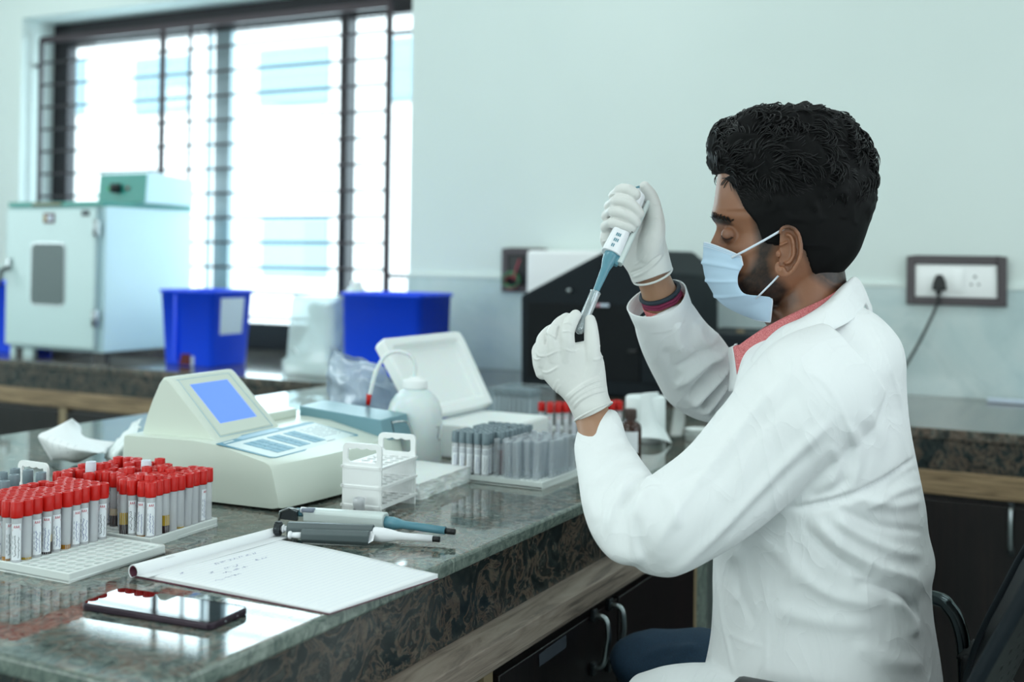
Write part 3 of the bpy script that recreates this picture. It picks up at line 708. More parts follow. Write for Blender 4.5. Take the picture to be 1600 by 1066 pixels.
# screen turret
m = MB(); n_ = 14
tp = [(.148, .098), (.156, .106), (.255, .199), (.262, .2035), (.270, .203), (.279, .192), (.292, .166), (.305, .135), (.3155, .1), (.316, .09), (.15, .09)]
rw = []
for k, (w, f) in enumerate(((.028, .955), (.0315, .99), (.036, 1), (.206, 1), (.2105, .99), (.214, .955))):
    c = (.24, .12); rw.append([AP(c[0] + (a - c[0]) * f, w, c[1] + (h - c[1]) * f + (.004 * math.sin(PI * (w - .03) / .18) if h > .19 else 0)) for a, h in tp])
m.grid([r + [r[0]] for r in rw]); m.f.append(list(range(len(tp)))[::-1]); m.mi.append(0); m.sm.append(False); o = 5 * (len(tp) + 1); m.f.append([o + i for i in range(len(tp))]); m.mi.append(0); m.sm.append(False)
tur = lpart(m, 'screen_housing', 'analyzer', an); tur.data.set_sharp_from_angle(angle=.6)
P0 = AP(.156, 0, .106); P1 = AP(.255, 0, .199); U = (P1 - P0); UL = U.length; U.normalize(); Nn = Vector((0, 1, 0)).cross(U) * -1
if Nn.z < 0: Nn = -Nn
def SP(w, u, o=0): return P0 + U * u * UL + Vector((0, w, 0)) + Nn * o
def slab(m, pts, th, mat):
    a = [SP(w, u, 0) for w, u in pts]; m.prism(a, Nn * th, mat)
m = MB(); slab(m, [(.048, .02), (.192, .02), (.186, .97), (.054, .97)], .0010, 'analyzer'); 
lpart(m, 'bezel', None, an, bevel=.0004)
m = MB()
for q in ([(.044, .0), (.196, .0), (.196, .006), (.044, .006)], [(.044, .985), (.192, .985), (.192, .99), (.044, .99)], [(.044, 0), (.0448, 0), (.0498, .99), (.049, .99)], [(.1952, 0), (.196, 0), (.191, .99), (.1902, .99)]): slab(m, q, .0007, 'panel_sky')
lpart(m, 'bezel_outline', None, an)
m = MB(); slab(m, [(.068, .20), (.172, .20), (.172, .88), (.068, .88)], .0013, 'screen'); lpart(m, 'screen', None, an)
# keypad film, on the sloping top
Q0, Q1 = AP(.028, 0, .080), AP(.127, 0, .1015); KN = Vector((0, 1, 0)).cross(Q1 - Q0); KN = KN if KN.z > 0 else -KN; KN.normalize()
def onK(px, py):
    w_ = onP(px, py, AM @ Q0, AM.to_3x3() @ KN); return AM.inverted() @ w_
KA, KB, KC, KD = onK(337, 695), onK(485, 660), onK(560, 682), onK(425, 717)
def KP(s, t, o=0): return (KA * (1 - s) + KB * s) * (1 - t) + (KD * (1 - s) + KC * s) * t + KN * (o + .0006)
def kslab(m, pts, o, th, mat): m.prism([KP(s, t, o) for s, t in pts], KN * th, mat)
m = MB(); kslab(m, [(0, 0), (.25, -.03), (.3, -.10), (.62, -.10), (.68, -.02), (.96, -.02), (1, .04), (1.02, .96), (.98, 1.02), (.7, 1.06), (.4, 1.06), (.03, 1.02), (0, .97)], .0002, .0006, 'panel_blue'); lpart(m, 'keypad_film', None, an)
m = MB(); kslab(m, [(.03, .12), (.99, .10), (.99, .94), (.68, .95), (.66, .88), (.62, .99), (.04, 1.0), (.02, .95)], .0008, .0002, 'panel_pale'); lpart(m, 'keypad_print', None, an)
m = MB(); kslab(m, [(.2, .0), (.26, -.06), (.60, -.07), (.63, .0), (.60, .06), (.22, .07)], .0008, .0003, 'panel_sky')
kslab(m, [(.05, .03), (.15, .015), (.15, .055), (.05, .07)], .0008, .0003, 'panel_pale')
lpart(m, 'display_strip', None, an)
for s0, s1, cs, ks in ((.135, .335, 3, 4), (.385, .515, 2, 4), (.56, .69, 2, 4)):
    for c in range(cs):
        for r in range(ks):
            a = s0 + (s1 - s0) * c / cs; b = s0 + (s1 - s0) * (c + .9) / cs; t0 = .24 + .64 * r / ks + (.0 if cs == 3 else -.02); t1 = t0 + .145
            m = MB(); kslab(m, [(a, t0), (b, t0), (b, t1), (a, t1)], .0010, .0006, 'key'); lpart(m, 'key', None, an)
m = MB()
for r in range(7):
    for c in range(9):
        if rn.random() < .8: s = .73 + .026 * c; t_ = .24 + .075 * r; kslab(m, [(s, t_), (s + .017, t_), (s + .017, t_ + .02), (s, t_ + .02)], .0010, .0001, 'ink_grey')
for c in range(7): s = .66 + .014 * c; kslab(m, [(s, .9), (s + .009, .9), (s + .009, .93), (s, .93)], .0010, .0001, 'ink_grey')
lpart(m, 'printed_table', None, an)
# sample compartment: cream step and teal lid
m = MB(); m.prism([AP(.196, .222, .104), AP(.30, .222, .104), AP(.325, .222, .104), AP(.325, .222, .121), AP(.196, .222, .121)], (0, .11, 0)); lpart(m, 'rear_step', 'analyzer', an, bevel=.004)
m = MB(); A_ = [(.198, .345, .088), (.010, .325, .070), (.010, .325, .071), (.014, .328, .1065), (.20, .345, .1215)]
lid = [AP(.20, .345, .088), AP(.002, .335, .070), AP(.012, .338, .109), AP(.20, .345, .1235)]
lidR = [AP(.20, .432, .088), AP(-.008, .424, .070), AP(.006, .430, .112), AP(.20, .432, .1265)]
m.add(lid + lidR, [[0, 1, 2, 3], [4, 7, 6, 5], [0, 4, 5, 1], [1, 5, 6, 2], [2, 6, 7, 3], [3, 7, 4, 0]]); ld = lpart(m, 'lid', 'analyzer_blue', an, bevel=.002)
f0 = AP(.010, .372, .104); f1 = AP(.0025, .372, .072)
m = MB(); m.tube([f0 + Vector((.002, 0, 0)), f1 + Vector((.003, 0, 0))], .0011, 'black_plastic', 6); m.tube(cm([f0 + Vector((0, .002, -.004)), f0 + Vector((.012, .012, -.002)), f0 + Vector((.020, .030, -.006)), f0 + Vector((.024, .042, -.028)), f0 + Vector((.026, .05, -.05))], 6), .0022, 'chrome', 8)
hh = m.build('lid_handle'); hh.parent = ld; hh.matrix_parent_inverse = Matrix()

# ---------------------------------------------------------------- smartphone
ph = thing('smartphone', 'smartphone lying screen up on the near corner of the bench', 'phone', (-.992, 1.035, TOP), .085)
def rrect(w, h, r, n=6):
    o = []
    for cx, cy, a0 in ((w / 2 - r, h / 2 - r, 0), (-w / 2 + r, h / 2 - r, PI / 2), (-w / 2 + r, -h / 2 + r, PI), (w / 2 - r, -h / 2 + r, 1.5 * PI)):
        for k in range(n + 1): a = a0 + PI / 2 * k / n; o.append(Vector((cx + math.cos(a) * r, cy + math.sin(a) * r, 0)))
    return o
m = MB(); m.prism(rrect(.188, .072, .009), (0, 0, .0085)); lpart(m, 'frame', 'phone_body', ph, bevel=.0022)
m = MB(); m.prism([p + Vector((0, 0, .0085)) for p in rrect(.1845, .0685, .008)], (0, 0, .0006)); lpart(m, 'screen', 'phone_glass', ph)
m = MB(); m.cyl((.0935, -.01, .0042), (.0945, -.01, .0042), .0012, 'steel', 8); m.cyl((.0935, .012, .0042), (.0945, .012, .0042), .0008, 'steel', 8); m.box((.0935, 0, .0042), (.0014, .009, .0026), 'black_plastic', bev=.0005); lpart(m, 'port', None, ph)

# ---------------------------------------------------------------- notebook
nb = thing('notebook', 'open ruled writing pad with handwriting and its pages rolled back along the left', 'notebook', (-.97, 1.24, TOP))
nz = .0058
A0 = onZ(214, 897, TOP + .004); B0 = onZ(515, 955, TOP + .004); C0 = onZ(684, 899, TOP + .005); D0 = onZ(415, 838, TOP + .006)
O = Vector((-.97, 1.24, TOP))
def NP(s, t, z=0): p = (A0 * (1 - s) + B0 * s) * (1 - t) + (D0 * (1 - s) + C0 * s) * t; return Vector((p.x - O.x, p.y - O.y, z))
def page(s, t, lift=0):
    z = .0042 + lift + .0018 * math.sin(3.2 * s + .8) * (1 - t) + .0025 * s * t + .0032 * max(0, .35 - s) * 2 * 0
    if t > .8: z += .003 * ((t - .8) / .2) ** 2 * math.sin(PI * min(1, s * 1.15))
    if t < .12: z -= .0010 * ((.12 - t) / .12) ** 2 * (1 if s < .9 else .3)
    return z
m = MB()
top = [[NP(s / 30, t / 24, page(s / 30, t / 24)) for s in range(31)] for t in range(25)]
bot = [[NP(s / 30, t / 24, .0012) for s in range(31)] for t in range(25)]
m.grid(top, 'paper'); m.grid(bot, 'paper')
ring = [top[0][i] for i in range(31)] + [top[j][30] for j in range(1, 25)] + [top[24][i] for i in range(29, -1, -1)] + [top[j][0] for j in range(23, 0, -1)]
ringb = [bot[0][i] for i in range(31)] + [bot[j][30] for j in range(1, 25)] + [bot[24][i] for i in range(29, -1, -1)] + [bot[j][0] for j in range(23, 0, -1)]
m.grid([ring + [ring[0]], ringb + [ringb[0]]], 'paper', False); lpart(m, 'pages', None, nb)
m = MB(); m.prism([NP(-.01, -.012, .0), NP(1.004, -.008, .0), NP(1.004, 1.003, .0), NP(-.01, 1.003, .0)], (0, 0, .0011), 'maroon'); lpart(m, 'back_cover', None, nb)
MAT['rule'] = plain('pale_violet_rule', '#cdd2e6', .7)
m = MB()
for k in range(2, 33):                                     # ruled lines run across, parallel to the binding
    s = k / 33.5
    pts = [NP(s, t / 12 * .97 + .015, page(s, t / 12 * .97 + .015) + .00012) for t in range(13)]; w_ = Vector((.00022, 0, 0))
    m.grid([[p - w_ for p in pts], [p + w_ for p in pts]], 'rule')
lpart(m, 'ruled_lines', None, nb)
m = MB(); hw = random.Random(11)
for s0, t0, t1 in ((.075, .50, .80), (.165, .36, .74), (.255, .20, .66), (.30, .24, .4), (.16, .10, .22), (.36, .10, .26), (.045, .12, .18)):
    t_ = t0
    while t_ < t1:
        L = hw.uniform(.03, .07)
        if hw.random() < .85:
            k = 0; prev = None
            while k < 8:
                tt = t_ + L * k / 8; ss = s0 + hw.uniform(-.012, .012); q = NP(ss, tt, page(ss, tt) + .00015)
                if prev is not None:
                    d = (q - prev); e = Vector((-d.y, d.x, 0)).normalized() * .00028; m.add([prev - e, prev + e, q + e, q - e], [[0, 1, 2, 3]], 'ink')
                prev = q; k += 1
        t_ += L + .012
lpart(m, 'handwriting', None, nb)
# rolled-back pages along the binding
a = NP(-.005, -.035, 0); b = NP(.005, 1.07, 0); ax = (b - a).normalized(); sd = Vector((ax.y, -ax.x, 0))
m = MB(); rows = []
for i in range(13):
    t = i / 12; c = a.lerp(b, t); R_ = .0085 - .0015 * t; row = []
    for k in range(22):
        an_ = -1.9 - (PI * 1.55) * k / 21; row.append(c + sd * (math.cos(an_) * R_ + .004) + Vector((0, 0, .0090 + math.sin(an_) * R_)))
    row.append(c + sd * (.032) + Vector((0, 0, .0062))); rows.append(row)
m.grid(rows); rl = lpart(m, 'rolled_pages', 'paper', nb, solid=.0014)
m = MB(); rows = []
for i in range(13):
    t = i / 12; c = a.lerp(b, t) + Vector((0, 0, .0)); R_ = .0070 - .0012 * t
    rows.append([c + sd * (math.cos(-1.9 - PI * 1.2 * k / 11) * R_ + .0045) + Vector((0, 0, .0090 + math.sin(-1.9 - PI * 1.2 * k / 11) * R_)) for k in range(12)])
m.grid(rows); lpart(m, 'binding', 'maroon', nb, solid=.0010)
m = MB(); scr = [Vector((0.0, .02 * k, 0)) for k in range(2)]
for k in range(5):
    c = a.lerp(b, .18 + .012 * k); m.add([c + sd * .008 + Vector((0, 0, .0175)), c + sd * .012 + Vector((0, .003, .0165)), c + sd * .0125 + Vector((0, .0035, .0165)), c + sd * .0085 + Vector((0, .0005, .0175))], [[0, 1, 2, 3]], 'ink_black')
lpart(m, 'scribble', None, nb)

# ---------------------------------------------------------------- the two pipettes on the bench
def along(t, A, B, z=None): return A.lerp(B, t)
A1 = Vector((-1.098, 1.375, TOP + .0165)); B1 = Vector((-.866, 1.466, TOP + .0115)); ang = math.atan2(B1.y - A1.y, B1.x - A1.x); L1 = (B1 - A1).length
p1 = thing('pipette', 'pipette with a dark grey grip and white nose lying behind the notebook', 'pipette', (A1.x, A1.y, TOP), ang)
def facet(m, x0, x1, y, z, wy, wz, mat, k0=1, k1=1, n=8, cut=.45):
    """chamfered box shape along x"""
    def sec_(x, k): 
        a_, b_ = wy / 2 * k, wz / 2 * k; c_ = cut
        return [Vector((x, y + s * a_ * p, z + t * b_ * q)) for s, t, p, q in ((1, 1, 1, c_), (1, 1, c_, 1), (-1, 1, c_, 1), (-1, 1, 1, c_), (-1, -1, 1, c_), (-1, -1, c_, 1), (1, -1, c_, 1), (1, -1, 1, c_))]
    r = [sec_(x0, k0), sec_(x1, k1)]; m.grid([q + [q[0]] for q in r], mat, False); o = len(m.v)
    m.add(r[0], [list(range(8))], mat); m.add(r[1], [list(range(8))[::-1]], mat)
m = MB(); facet(m, .014, .142, .004, .0165, .020, .021, 'grip'); lpart(m, 'grip', None, p1, bevel=.0012)
m = MB(); facet(m, .040, .140, -.0125, .0120, .018, .020, 'grip', .95, 1); m.add([Vector((.140, -.0215, .006)), Vector((.147, -.0205, .010)), Vector((.147, -.007, .019)), Vector((.140, -.005, .021))], [[0, 1, 2, 3]], 'pip_white'); lpart(m, 'ejector_housing', None, p1, bevel=.001)
m = MB(); m.lathe([(0, 0), (.0085, 0), (.0098, .0012), (.0098, .0088), (.0085, .010), (.004, .010)] , (-.006, .004, .0165), 'dark_metal', 22, (1, 0, 0))
for k in range(14): a_ = 2 * PI * k / 14; m.box((-.001, .004 + math.cos(a_) * .0098, .0165 + math.sin(a_) * .0098), (.0085, .0016, .0016), 'dark_metal')
lpart(m, 'plunger_knob', None, p1)
m = MB(); m.cyl((.002, .004, .0165), (.016, .004, .0165), .0042, 'pip_white'); m.cyl((.006, .004, .0165), (.008, .004, .0165), .0062, 'pip_white'); m.cyl((.024, -.013, .012), (.042, -.013, .012), .0040, 'pip_white', 14, .005); m.lathe([(0, 0), (.0055, .001), (.006, .004), (.004, .0065), (0, .007)], (.019, -.013, .012), 'pip_white', 16, (1, 0, 0)); lpart(m, 'plunger_rod', None, p1)
m = MB(); m.lathe([(0, 0), (.0098, 0), (.0105, .002), (.0105, .014), (.0088, .026), (.0066, .036), (.0056, .044), (.0052, .088), (0, .088)], (.1425, .001, .0145), 'pip_white', 24, (1, -.02, -.035)); lpart(m, 'nose_cone', None, p1)
m = MB(); m.cyl((.2300, -.0008, .0114), (.2412, -.001, .011), .0042, 'black_plastic', 16); lpart(m, 'tip_holder', None, p1)
m = MB(); fr = random.Random(5)
for k in range(18): x = .052 + .0016 * k + (.004 if k > 5 else 0) + (.003 if k > 11 else 0); m.box((x, .0005, .0272), (.0009, .0012 + .0008 * fr.random(), .0002), 'ink_grey')
lpart(m, 'lettering', None, p1)
A2 = Vector((-1.125, 1.450, TOP)); B2 = Vector((-.868, 1.500, TOP)); ang2 = math.atan2(B2.y - A2.y, B2.x - A2.x)
p2 = thing('pipette', 'pale grey pipette with a teal nose lying behind the dark grey one', 'pipette', (A2.x, A2.y, TOP), ang2)
m = MB(); facet(m, .018, .150, 0, .0215, .026, .026, 'pip_pale', .86, 1, cut=.6); lpart(m, 'grip', None, p2, bevel=.002)
m = MB(); m.box((.026, -.008, .0315), (.020, .012, .006), 'ink_grey', bev=.002); lpart(m, 'volume_window', None, p2)
m = MB(); m.lathe([(0, 0), (.006, .0), (.0065, .002), (.0065, .012), (0, .012)], (.0, .002, .0245), 'pip_teal', 18, (1, 0, 0)); m.cyl((.010, .002, .0245), (.022, .002, .0245), .0038, 'pip_white'); m.lathe([(0, 0), (.0045, .002), (.0045, .008), (.003, .014), (0, .014)], (.012, -.008, .031), 'pip_white', 16, (1, 0, 0)); lpart(m, 'plunger', None, p2)
m = MB(); m.prism([(-.022, -.008, .014), (.008, -.012, .014), (.008, -.012, .028), (-.004, -.010, .031), (-.020, -.008, .024)], (0, .006, 0), 'dark_metal'); m.tube([(-.023, -.009, .012), (-.021, -.009, .026), (-.004, -.011, .033), (.012, -.012, .031)], .0018, 'steel', 8); lpart(m, 'finger_hook', None, p2)
m = MB(); m.lathe([(.0, -.001), (.0095, -.001), (.0095, .014), (.0078, .022), (.0062, .028), (.0058, .095), (0, .095)], (.150, 0, .0205), 'pip_teal', 22, (1, .0, -.055)); lpart(m, 'nose_cone', None, p2)
m = MB(); m.cyl((.2450, 0, .0152), (.2600, 0, .0145), .0048, 'black_plastic', 16, .0043); lpart(m, 'tip_holder', None, p2)

# ---------------------------------------------------------------- styrofoam slab with a broken edge
def rough_slab(name, label_, cx, cy, w, l, h, rz, seed):
    bm = bmesh.new(); bmesh.ops.create_cube(bm, size=1); bmesh.ops.subdivide_edges(bm, edges=bm.edges[:], cuts=44, use_grid_fill=True)
    for v in bm.verts:
        p = Vector((v.co.x * w, v.co.y * l, (v.co.z + .5) * h)); q = Vector((p.x * 60 + seed, p.y * 60, p.z * 60))
        e = 0
        if v.co.x > .49: p.x += noise.noise(q) * .004 + noise.noise(q * 3) * .0018 + abs(noise.noise(q * 7)) * .0018 - .006 * (v.co.z + .5)
        if v.co.y < -.49: p.y += noise.noise(q) * .0035 + noise.noise(q * 2.7) * .002
        if v.co.z > .49: p.z += noise.noise(q * .4) * .0015 - .02 * max(0, v.co.x) * h
        v.co = p
    m = MB().bm(bm, None, True); o = m.build(name, 'foam'); o.location = (cx, cy, TOP); o.rotation_euler = (0, 0, rz); return tag(o, label_, 'foam block')
rough_slab('foam_slab', 'broken slab of white polystyrene foam lying between the rack and the far tray', -1.150, 1.822, .15, .20, .0275, .05, 2)
# ---------------------------------------------------------------- wash bottle
wb = thing('wash_bottle', 'milky plastic wash bottle with a bent spout and red tip', 'bottle', (-1.262, 2.008, TOP))
m = MB(); m.lathe([(0, 0), (.050, 0), (.0545, .004), (.0555, .010), (.0555, .098), (.054, .112), (.049, .127), (.040, .140), (.030, .149), (.0235, .153), (.0215, .156), (.0215, .160)], n=48); lpart(m, 'bottle_body', 'hdpe', wb)
m = MB(); m.lathe([(0, .178), (.010, .178), (.0120, .176), (.0125, .1745), (.0215, .173), (.0235, .171), (.0245, .158), (.0245, .154), (.022, .154)], n=36)
for k in range(30): a_ = 2 * PI * k / 30; m.box((math.cos(a_) * .0242, math.sin(a_) * .0242, .163), (.0014, .0014, .014), None, a_)
lpart(m, 'cap', 'white_plastic', wb)
dB = depth((-1.264, 2.010, 1.0))
def WB(x, y, dd=0): return C(x, y, dB + dd) - Vector((-1.264, 2.010, TOP))
m = MB(); m.tube(cm([WB(646, 592), WB(648, 572), WB(640, 556), WB(622, 549), WB(602, 556), WB(588, 578), WB(581, 602), WB(576, 624)], 8), .0042, None, 12); lpart(m, 'spout', 'hdpe', wb)
m = MB(); m.cyl(WB(576.5, 616), WB(574.5, 633), .0058, 'red_cap', 14, .0040); lpart(m, 'spout_tip', None, wb)
m = MB(); pts = [WB(x, y, -.046) for x, y in ((681, 668), (686, 666), (683, 684), (687, 688), (684, 689))]; m.tube(pts, .0007, 'ink_black', 5); lpart(m, 'marker_mark', None, wb)
# ---------------------------------------------------------------- styrofoam box, lid folded open
sb = thing('foam_box', 'white polystyrene box with its recessed lid standing open behind the wash bottle', 'box', (-1.16, 2.22, TOP))
fl, fr_, nn = onZ(752, 644, TOP + .072), onZ(822, 652, TOP + .072), onZ(690, 663, TOP + .072)
bx0 = fl.x - 1.16 * 0; X0, X1, Y0, Y1 = -1.295, fr_.x + .03, 2.108, 2.345
bo = Vector((-1.16, 2.22, TOP))
m = MB(); m.boxb(Vector((X0, Y0, TOP)) - bo, Vector((X1, Y1, TOP + .072)) - bo); lpart(m, 'box_base', 'foam', sb, bevel=.006)
# lid: a shallow tray, hinged on the left edge
LB = Vector((X0 + .0, Y1 + .005, TOP + .074)); LT = onP(717, 529, LB, Vector((1, 0, .45)).normalized())
up = Vector((-.6, 0, .8)); Lh = .196; Ly0 = 2.066
m = MB(); nrm = Vector((.8, 0, .6))
def LP(u, v, o=0): return Vector((X0 + .004, Ly0 + (2.42 - Ly0) * v, TOP + .074)) + up * u * Lh + nrm * o - bo
cutc = .12
ol = [(0, -.03), (0, .82), (.9, .95), (.985, .945), (1, .90), (1, .05), (.96, .01)]
th = .026
m2 = MB()
outer = [LP(u, v, 0) for u, v in ol]; outerf = [LP(u, v, th) for u, v in ol]
cu, cv = .5, .46; inn = [(cu + (u - cu) * .80, cv + (v - cv) * .84) for u, v in ol]
inf = [LP(u, v, th) for u, v in inn]; inb = [LP(cu + (u - cu) * .90, cv + (v - cv) * .93, th * .35) for u, v in inn]
n = len(ol); V = outer + outerf + inf + inb; F_ = [list(range(n))[::-1]]
for i in range(n):
    j = (i + 1) % n; F_ += [[i, j, n + j, n + i], [n + i, n + j, 2 * n + j, 2 * n + i], [2 * n + i, 2 * n + j, 3 * n + j, 3 * n + i]]
F_.append([3 * n + i for i in range(n)]); m2.add(V, F_); lpart(m2, 'lid', 'foam', sb, bevel=.004)
# ---------------------------------------------------------------- crumpled clear bag
def crumple(name, label_, cat, rows, mat, amp, seed, scale=18, solid=.0004, n=7, parent=None):
    """sheet through a grid of control points, creased by noise"""
    g = [[np.array(p) for p in r] for r in rows]; gi = [catmull(r, n) for r in g]; gi = [list(c) for c in zip(*[catmull([r[k] for r in gi], n) for k in range(len(gi[0]))])]
    out = []
    for i, r in enumerate(gi):
        q = []
        for p in r:
            v = Vector(p); w = v * scale + Vector((seed, seed * 2, 0))
            d = Vector((abs(noise.noise(w)) - .25, abs(noise.noise(w + Vector((9, 3, 1)))) - .25, abs(noise.noise(w + Vector((2, 8, 5)))) - .25)) * amp * 1.6; q.append(v + d)
        out.append(q)
    m = MB(); m.grid(out); o = m.build(name, mat, parent, solid=solid)
    if cat: tag(o, label_, cat)
    return o
dg = 2.66
crumple('plastic_bag', 'crumpled clear plastic bag standing behind the teal lid', 'bag', [
    [C(516, 546, dg - .04), C(545, 556, dg - .06), C(580, 574, dg - .06), C(622, 596, dg - .05)],
    [C(512, 570, dg - .05), C(545, 585, dg - .10), C(585, 596, dg - .11), C(632, 612, dg - .06)],
    [C(516, 605, dg - .04), C(550, 610, dg - .12), C(590, 615, dg - .12), C(636, 630, dg - .07)],
    [C(517, 643, dg - .02), C(550, 648, dg - .10), C(590, 652, dg - .10), C(640, 652, dg - .05)],
    [onZ(518, 652, TOP + .014), onZ(552, 668, TOP + .014), onZ(592, 676, TOP + .014), onZ(640, 672, TOP + .014)]], 'bag', .018, 3, 22)
crumple('plastic_bag_back', None, None, [
    [C(516, 546, dg - .04), C(545, 550, dg - .0), C(580, 568, dg), C(622, 596, dg - .05)],
    [C(514, 590, dg - .03), C(545, 590, dg + .02), C(585, 600, dg + .02), C(634, 620, dg - .04)],
    [C(517, 643, dg - .02), C(550, 640, dg + .01), C(590, 642, dg), C(640, 652, dg - .05)]], 'bag', .018, 8, 22)
_b = bpy.data.objects['plastic_bag_back']; _b.name = 'back_side'; _b.parent = bpy.data.objects['plastic_bag']
# ---------------------------------------------------------------- clear box of grey-capped tubes
cx0, cx1 = onZ(752, 662).x, onZ(832, 664).x; cy0 = onZ(800, 662).y; bh = .085
cbx = thing('clear_tube_box', 'clear plastic box packed with grey-capped tubes, behind the foam box', 'box', ((cx0 + cx1) / 2, cy0, TOP))
m = MB(); W_, L_ = cx1 - cx0, .13; fl_ = 1.07
bt = [(-W_ / 2, 0), (W_ / 2, 0), (W_ / 2, L_), (-W_ / 2, L_)]
V = [Vector((x, y, .0)) for x, y in bt] + [Vector((x * fl_, (y - L_ / 2) * fl_ + L_ / 2, bh)) for x, y in bt]
m.add(V, [[0, 1, 2, 3], [0, 4, 5, 1], [1, 5, 6, 2], [2, 6, 7, 3], [3, 7, 4, 0]]); lpart(m, 'box_wall', 'box_clear', cbx)
m = MB(); m.tube([V[4], V[5], V[6], V[7]], .0022, None, 6, closed=True); lpart(m, 'rim', 'box_clear', cbx)
for i in range(8):
    for j in range(3):
        tube(cx0 + .010 + (W_ - .02) * i / 7, cy0 + .014 + .02 * j, TOP + .002, 'grey', 'grey-capped tube in the clear plastic box: %s in the %s row' % (ORD[i], ORD[j]), 'sample tube', 'grey-capped tubes in the clear box', None, 'pale' if (i + j) % 3 else None, 0, .0, rn)
# ---------------------------------------------------------------- brown reagent bottle
q = onZ(982, 714); bb = thing('reagent_bottle', 'small dark brown glass bottle with a brown cap and white label, behind the sleeve', 'bottle', (q.x, q.y + .01, TOP))
m = MB(); m.lathe([(0, 0), (.022, 0), (.0235, .002), (.0235, .060), (.021, .069), (.014, .074), (.0105, .077), (.0105, .084), (0, .084)], n=32); lpart(m, 'bottle_glass', 'brown_glass', bb)
m = MB(); m.lathe([(.0125, .080), (.0125, .099), (.0115, .1005), (0, .1005)], n=28)
for k in range(22): a_ = 2 * PI * k / 22; m.box((math.cos(a_) * .0123, math.sin(a_) * .0123, .089), (.001, .001, .014), None, a_)
lpart(m, 'cap', 'brown_cap', bb)
m = MB(); strip(m, -.026, .016, .010, .055, .0238, 'label', .45, 16); lpart(m, 'label', None, bb)
# ---------------------------------------------------------------- tissue roll with a hanging sheet
q = onZ(1003, 690); tr = thing('tissue_roll', 'upright white tissue roll with its loose end trailing on the bench', 'tissue roll', (q.x, q.y + .02, TOP))
m = MB(); m.lathe([(.012, 0), (.044, 0), (.047, .003), (.046, .100), (.043, .103), (.016, .103), (.012, .098)], n=40, close=True); lpart(m, 'roll', 'tissue', tr)
g0 = Vector((q.x, q.y + .02, 0)); 
dq = depth((q.x, q.y, TOP))
o = crumple('loose_end', None, None, [
    [C(1000, 616, dq - .035), C(1015, 614, dq - .03), C(1028, 613, dq)],
    [C(1000, 645, dq - .045), C(1018, 640, dq - .035), C(1029, 638, dq)],
    [C(998, 668, dq - .05), C(1022, 664, dq - .045), C(1035, 662, dq)],
    [C(1000, 684, dq - .07), C(1028, 686, dq - .07), C(1050, 692, dq - .03)]], 'tissue', .003, 4, 12, .0008)
o.parent = tr; o.matrix_parent_inverse = wm(tr).inverted()
# second folded tissue and round dish right of it
q = onZ(1088, 690); dsh = thing('petri_dish', 'stack of two shallow clear dishes with white rims behind the sleeve crook', 'dish', (q.x, q.y + .02, TOP))
m = MB()
for z in (0, .014): m.lathe([(0, z), (.030, z), (.032, z + .001), (.032, z + .012), (.034, z + .013), (.030, z + .0125), (.030, z + .002), (0, z + .002)], n=36)
lpart(m, 'dish', 'tray', dsh)
# ---------------------------------------------------------------- crumpled printout and tissue left of the analyzer
def Zp(x, y, h): return onZ(x, y, TOP + h)
po = crumple('crumpled_printout', 'crumpled white printout strip lying left of the analyzer', 'paper', [
    [Zp(112, 653, .085), Zp(126, 668, .06), Zp(134, 684, .055), Zp(180, 690, .05)],
    [Zp(86, 668, .07), Zp(108, 682, .065), Zp(134, 692, .055), Zp(168, 702, .04)],
    [Zp(60, 682, .062), Zp(88, 690, .062), Zp(122, 702, .058), Zp(165, 708, .040)],
    [Zp(72, 704, .030), Zp(92, 712, .034), Zp(125, 716, .034), Zp(160, 704, .045)],
    [Zp(82, 721, .004), Zp(100, 720, .010), Zp(120, 724, .002), Zp(150, 710, .020)]], 'paper', .003, 5, 10, .0004, 6)
m = MB(); scr = random.Random(21)
dg_ = bpy.context.evaluated_depsgraph_get
vs = po.data.vertices; nrow = 3 * 6 + 1; ncol = len(vs) // nrow
# printed lines on the lower flap, following the sheet
def PV(i, k): return vs[int(i) * nrow + int(k)].co if False else vs[min(len(vs) - 1, int(i) * nrow + int(k))].co
for k in range(5):
    for i in range(10, 22):
        if scr.random() < .7:
            c = PV(i, 3 + 2 * k); e = PV(min(i + 1, 24), 3 + 2 * k); n_ = (Vector(CAMP) - c).normalized() * .0012; s_ = (e - c); w_ = Vector((.0012, -.0004, 0)); m.add([c + n_, c + n_ + w_, c + n_ + w_ + s_ * .7, c + n_ + s_ * .7], [[0, 1, 2, 3]], 'ink_grey')
pr_ = m.build('print'); pr_.parent = po
tz = crumple('crumpled_tissue', 'crumpled white tissue heaped against the left side of the analyzer', 'tissue', [
    [Zp(222, 652, .075), Zp(212, 660, .075), Zp(196, 676, .06), Zp(180, 690, .03)],
    [Zp(216, 672, .09), Zp(200, 684, .08), Zp(186, 694, .06), Zp(170, 704, .03)],
    [Zp(205, 700, .07), Zp(196, 706, .06), Zp(182, 712, .05), Zp(165, 716, .02)],
    [Zp(196, 728, .02), Zp(190, 728, .02), Zp(178, 727, .01), Zp(168, 726, .003)]], 'tissue', .010, 6, 20, .0006, 7)
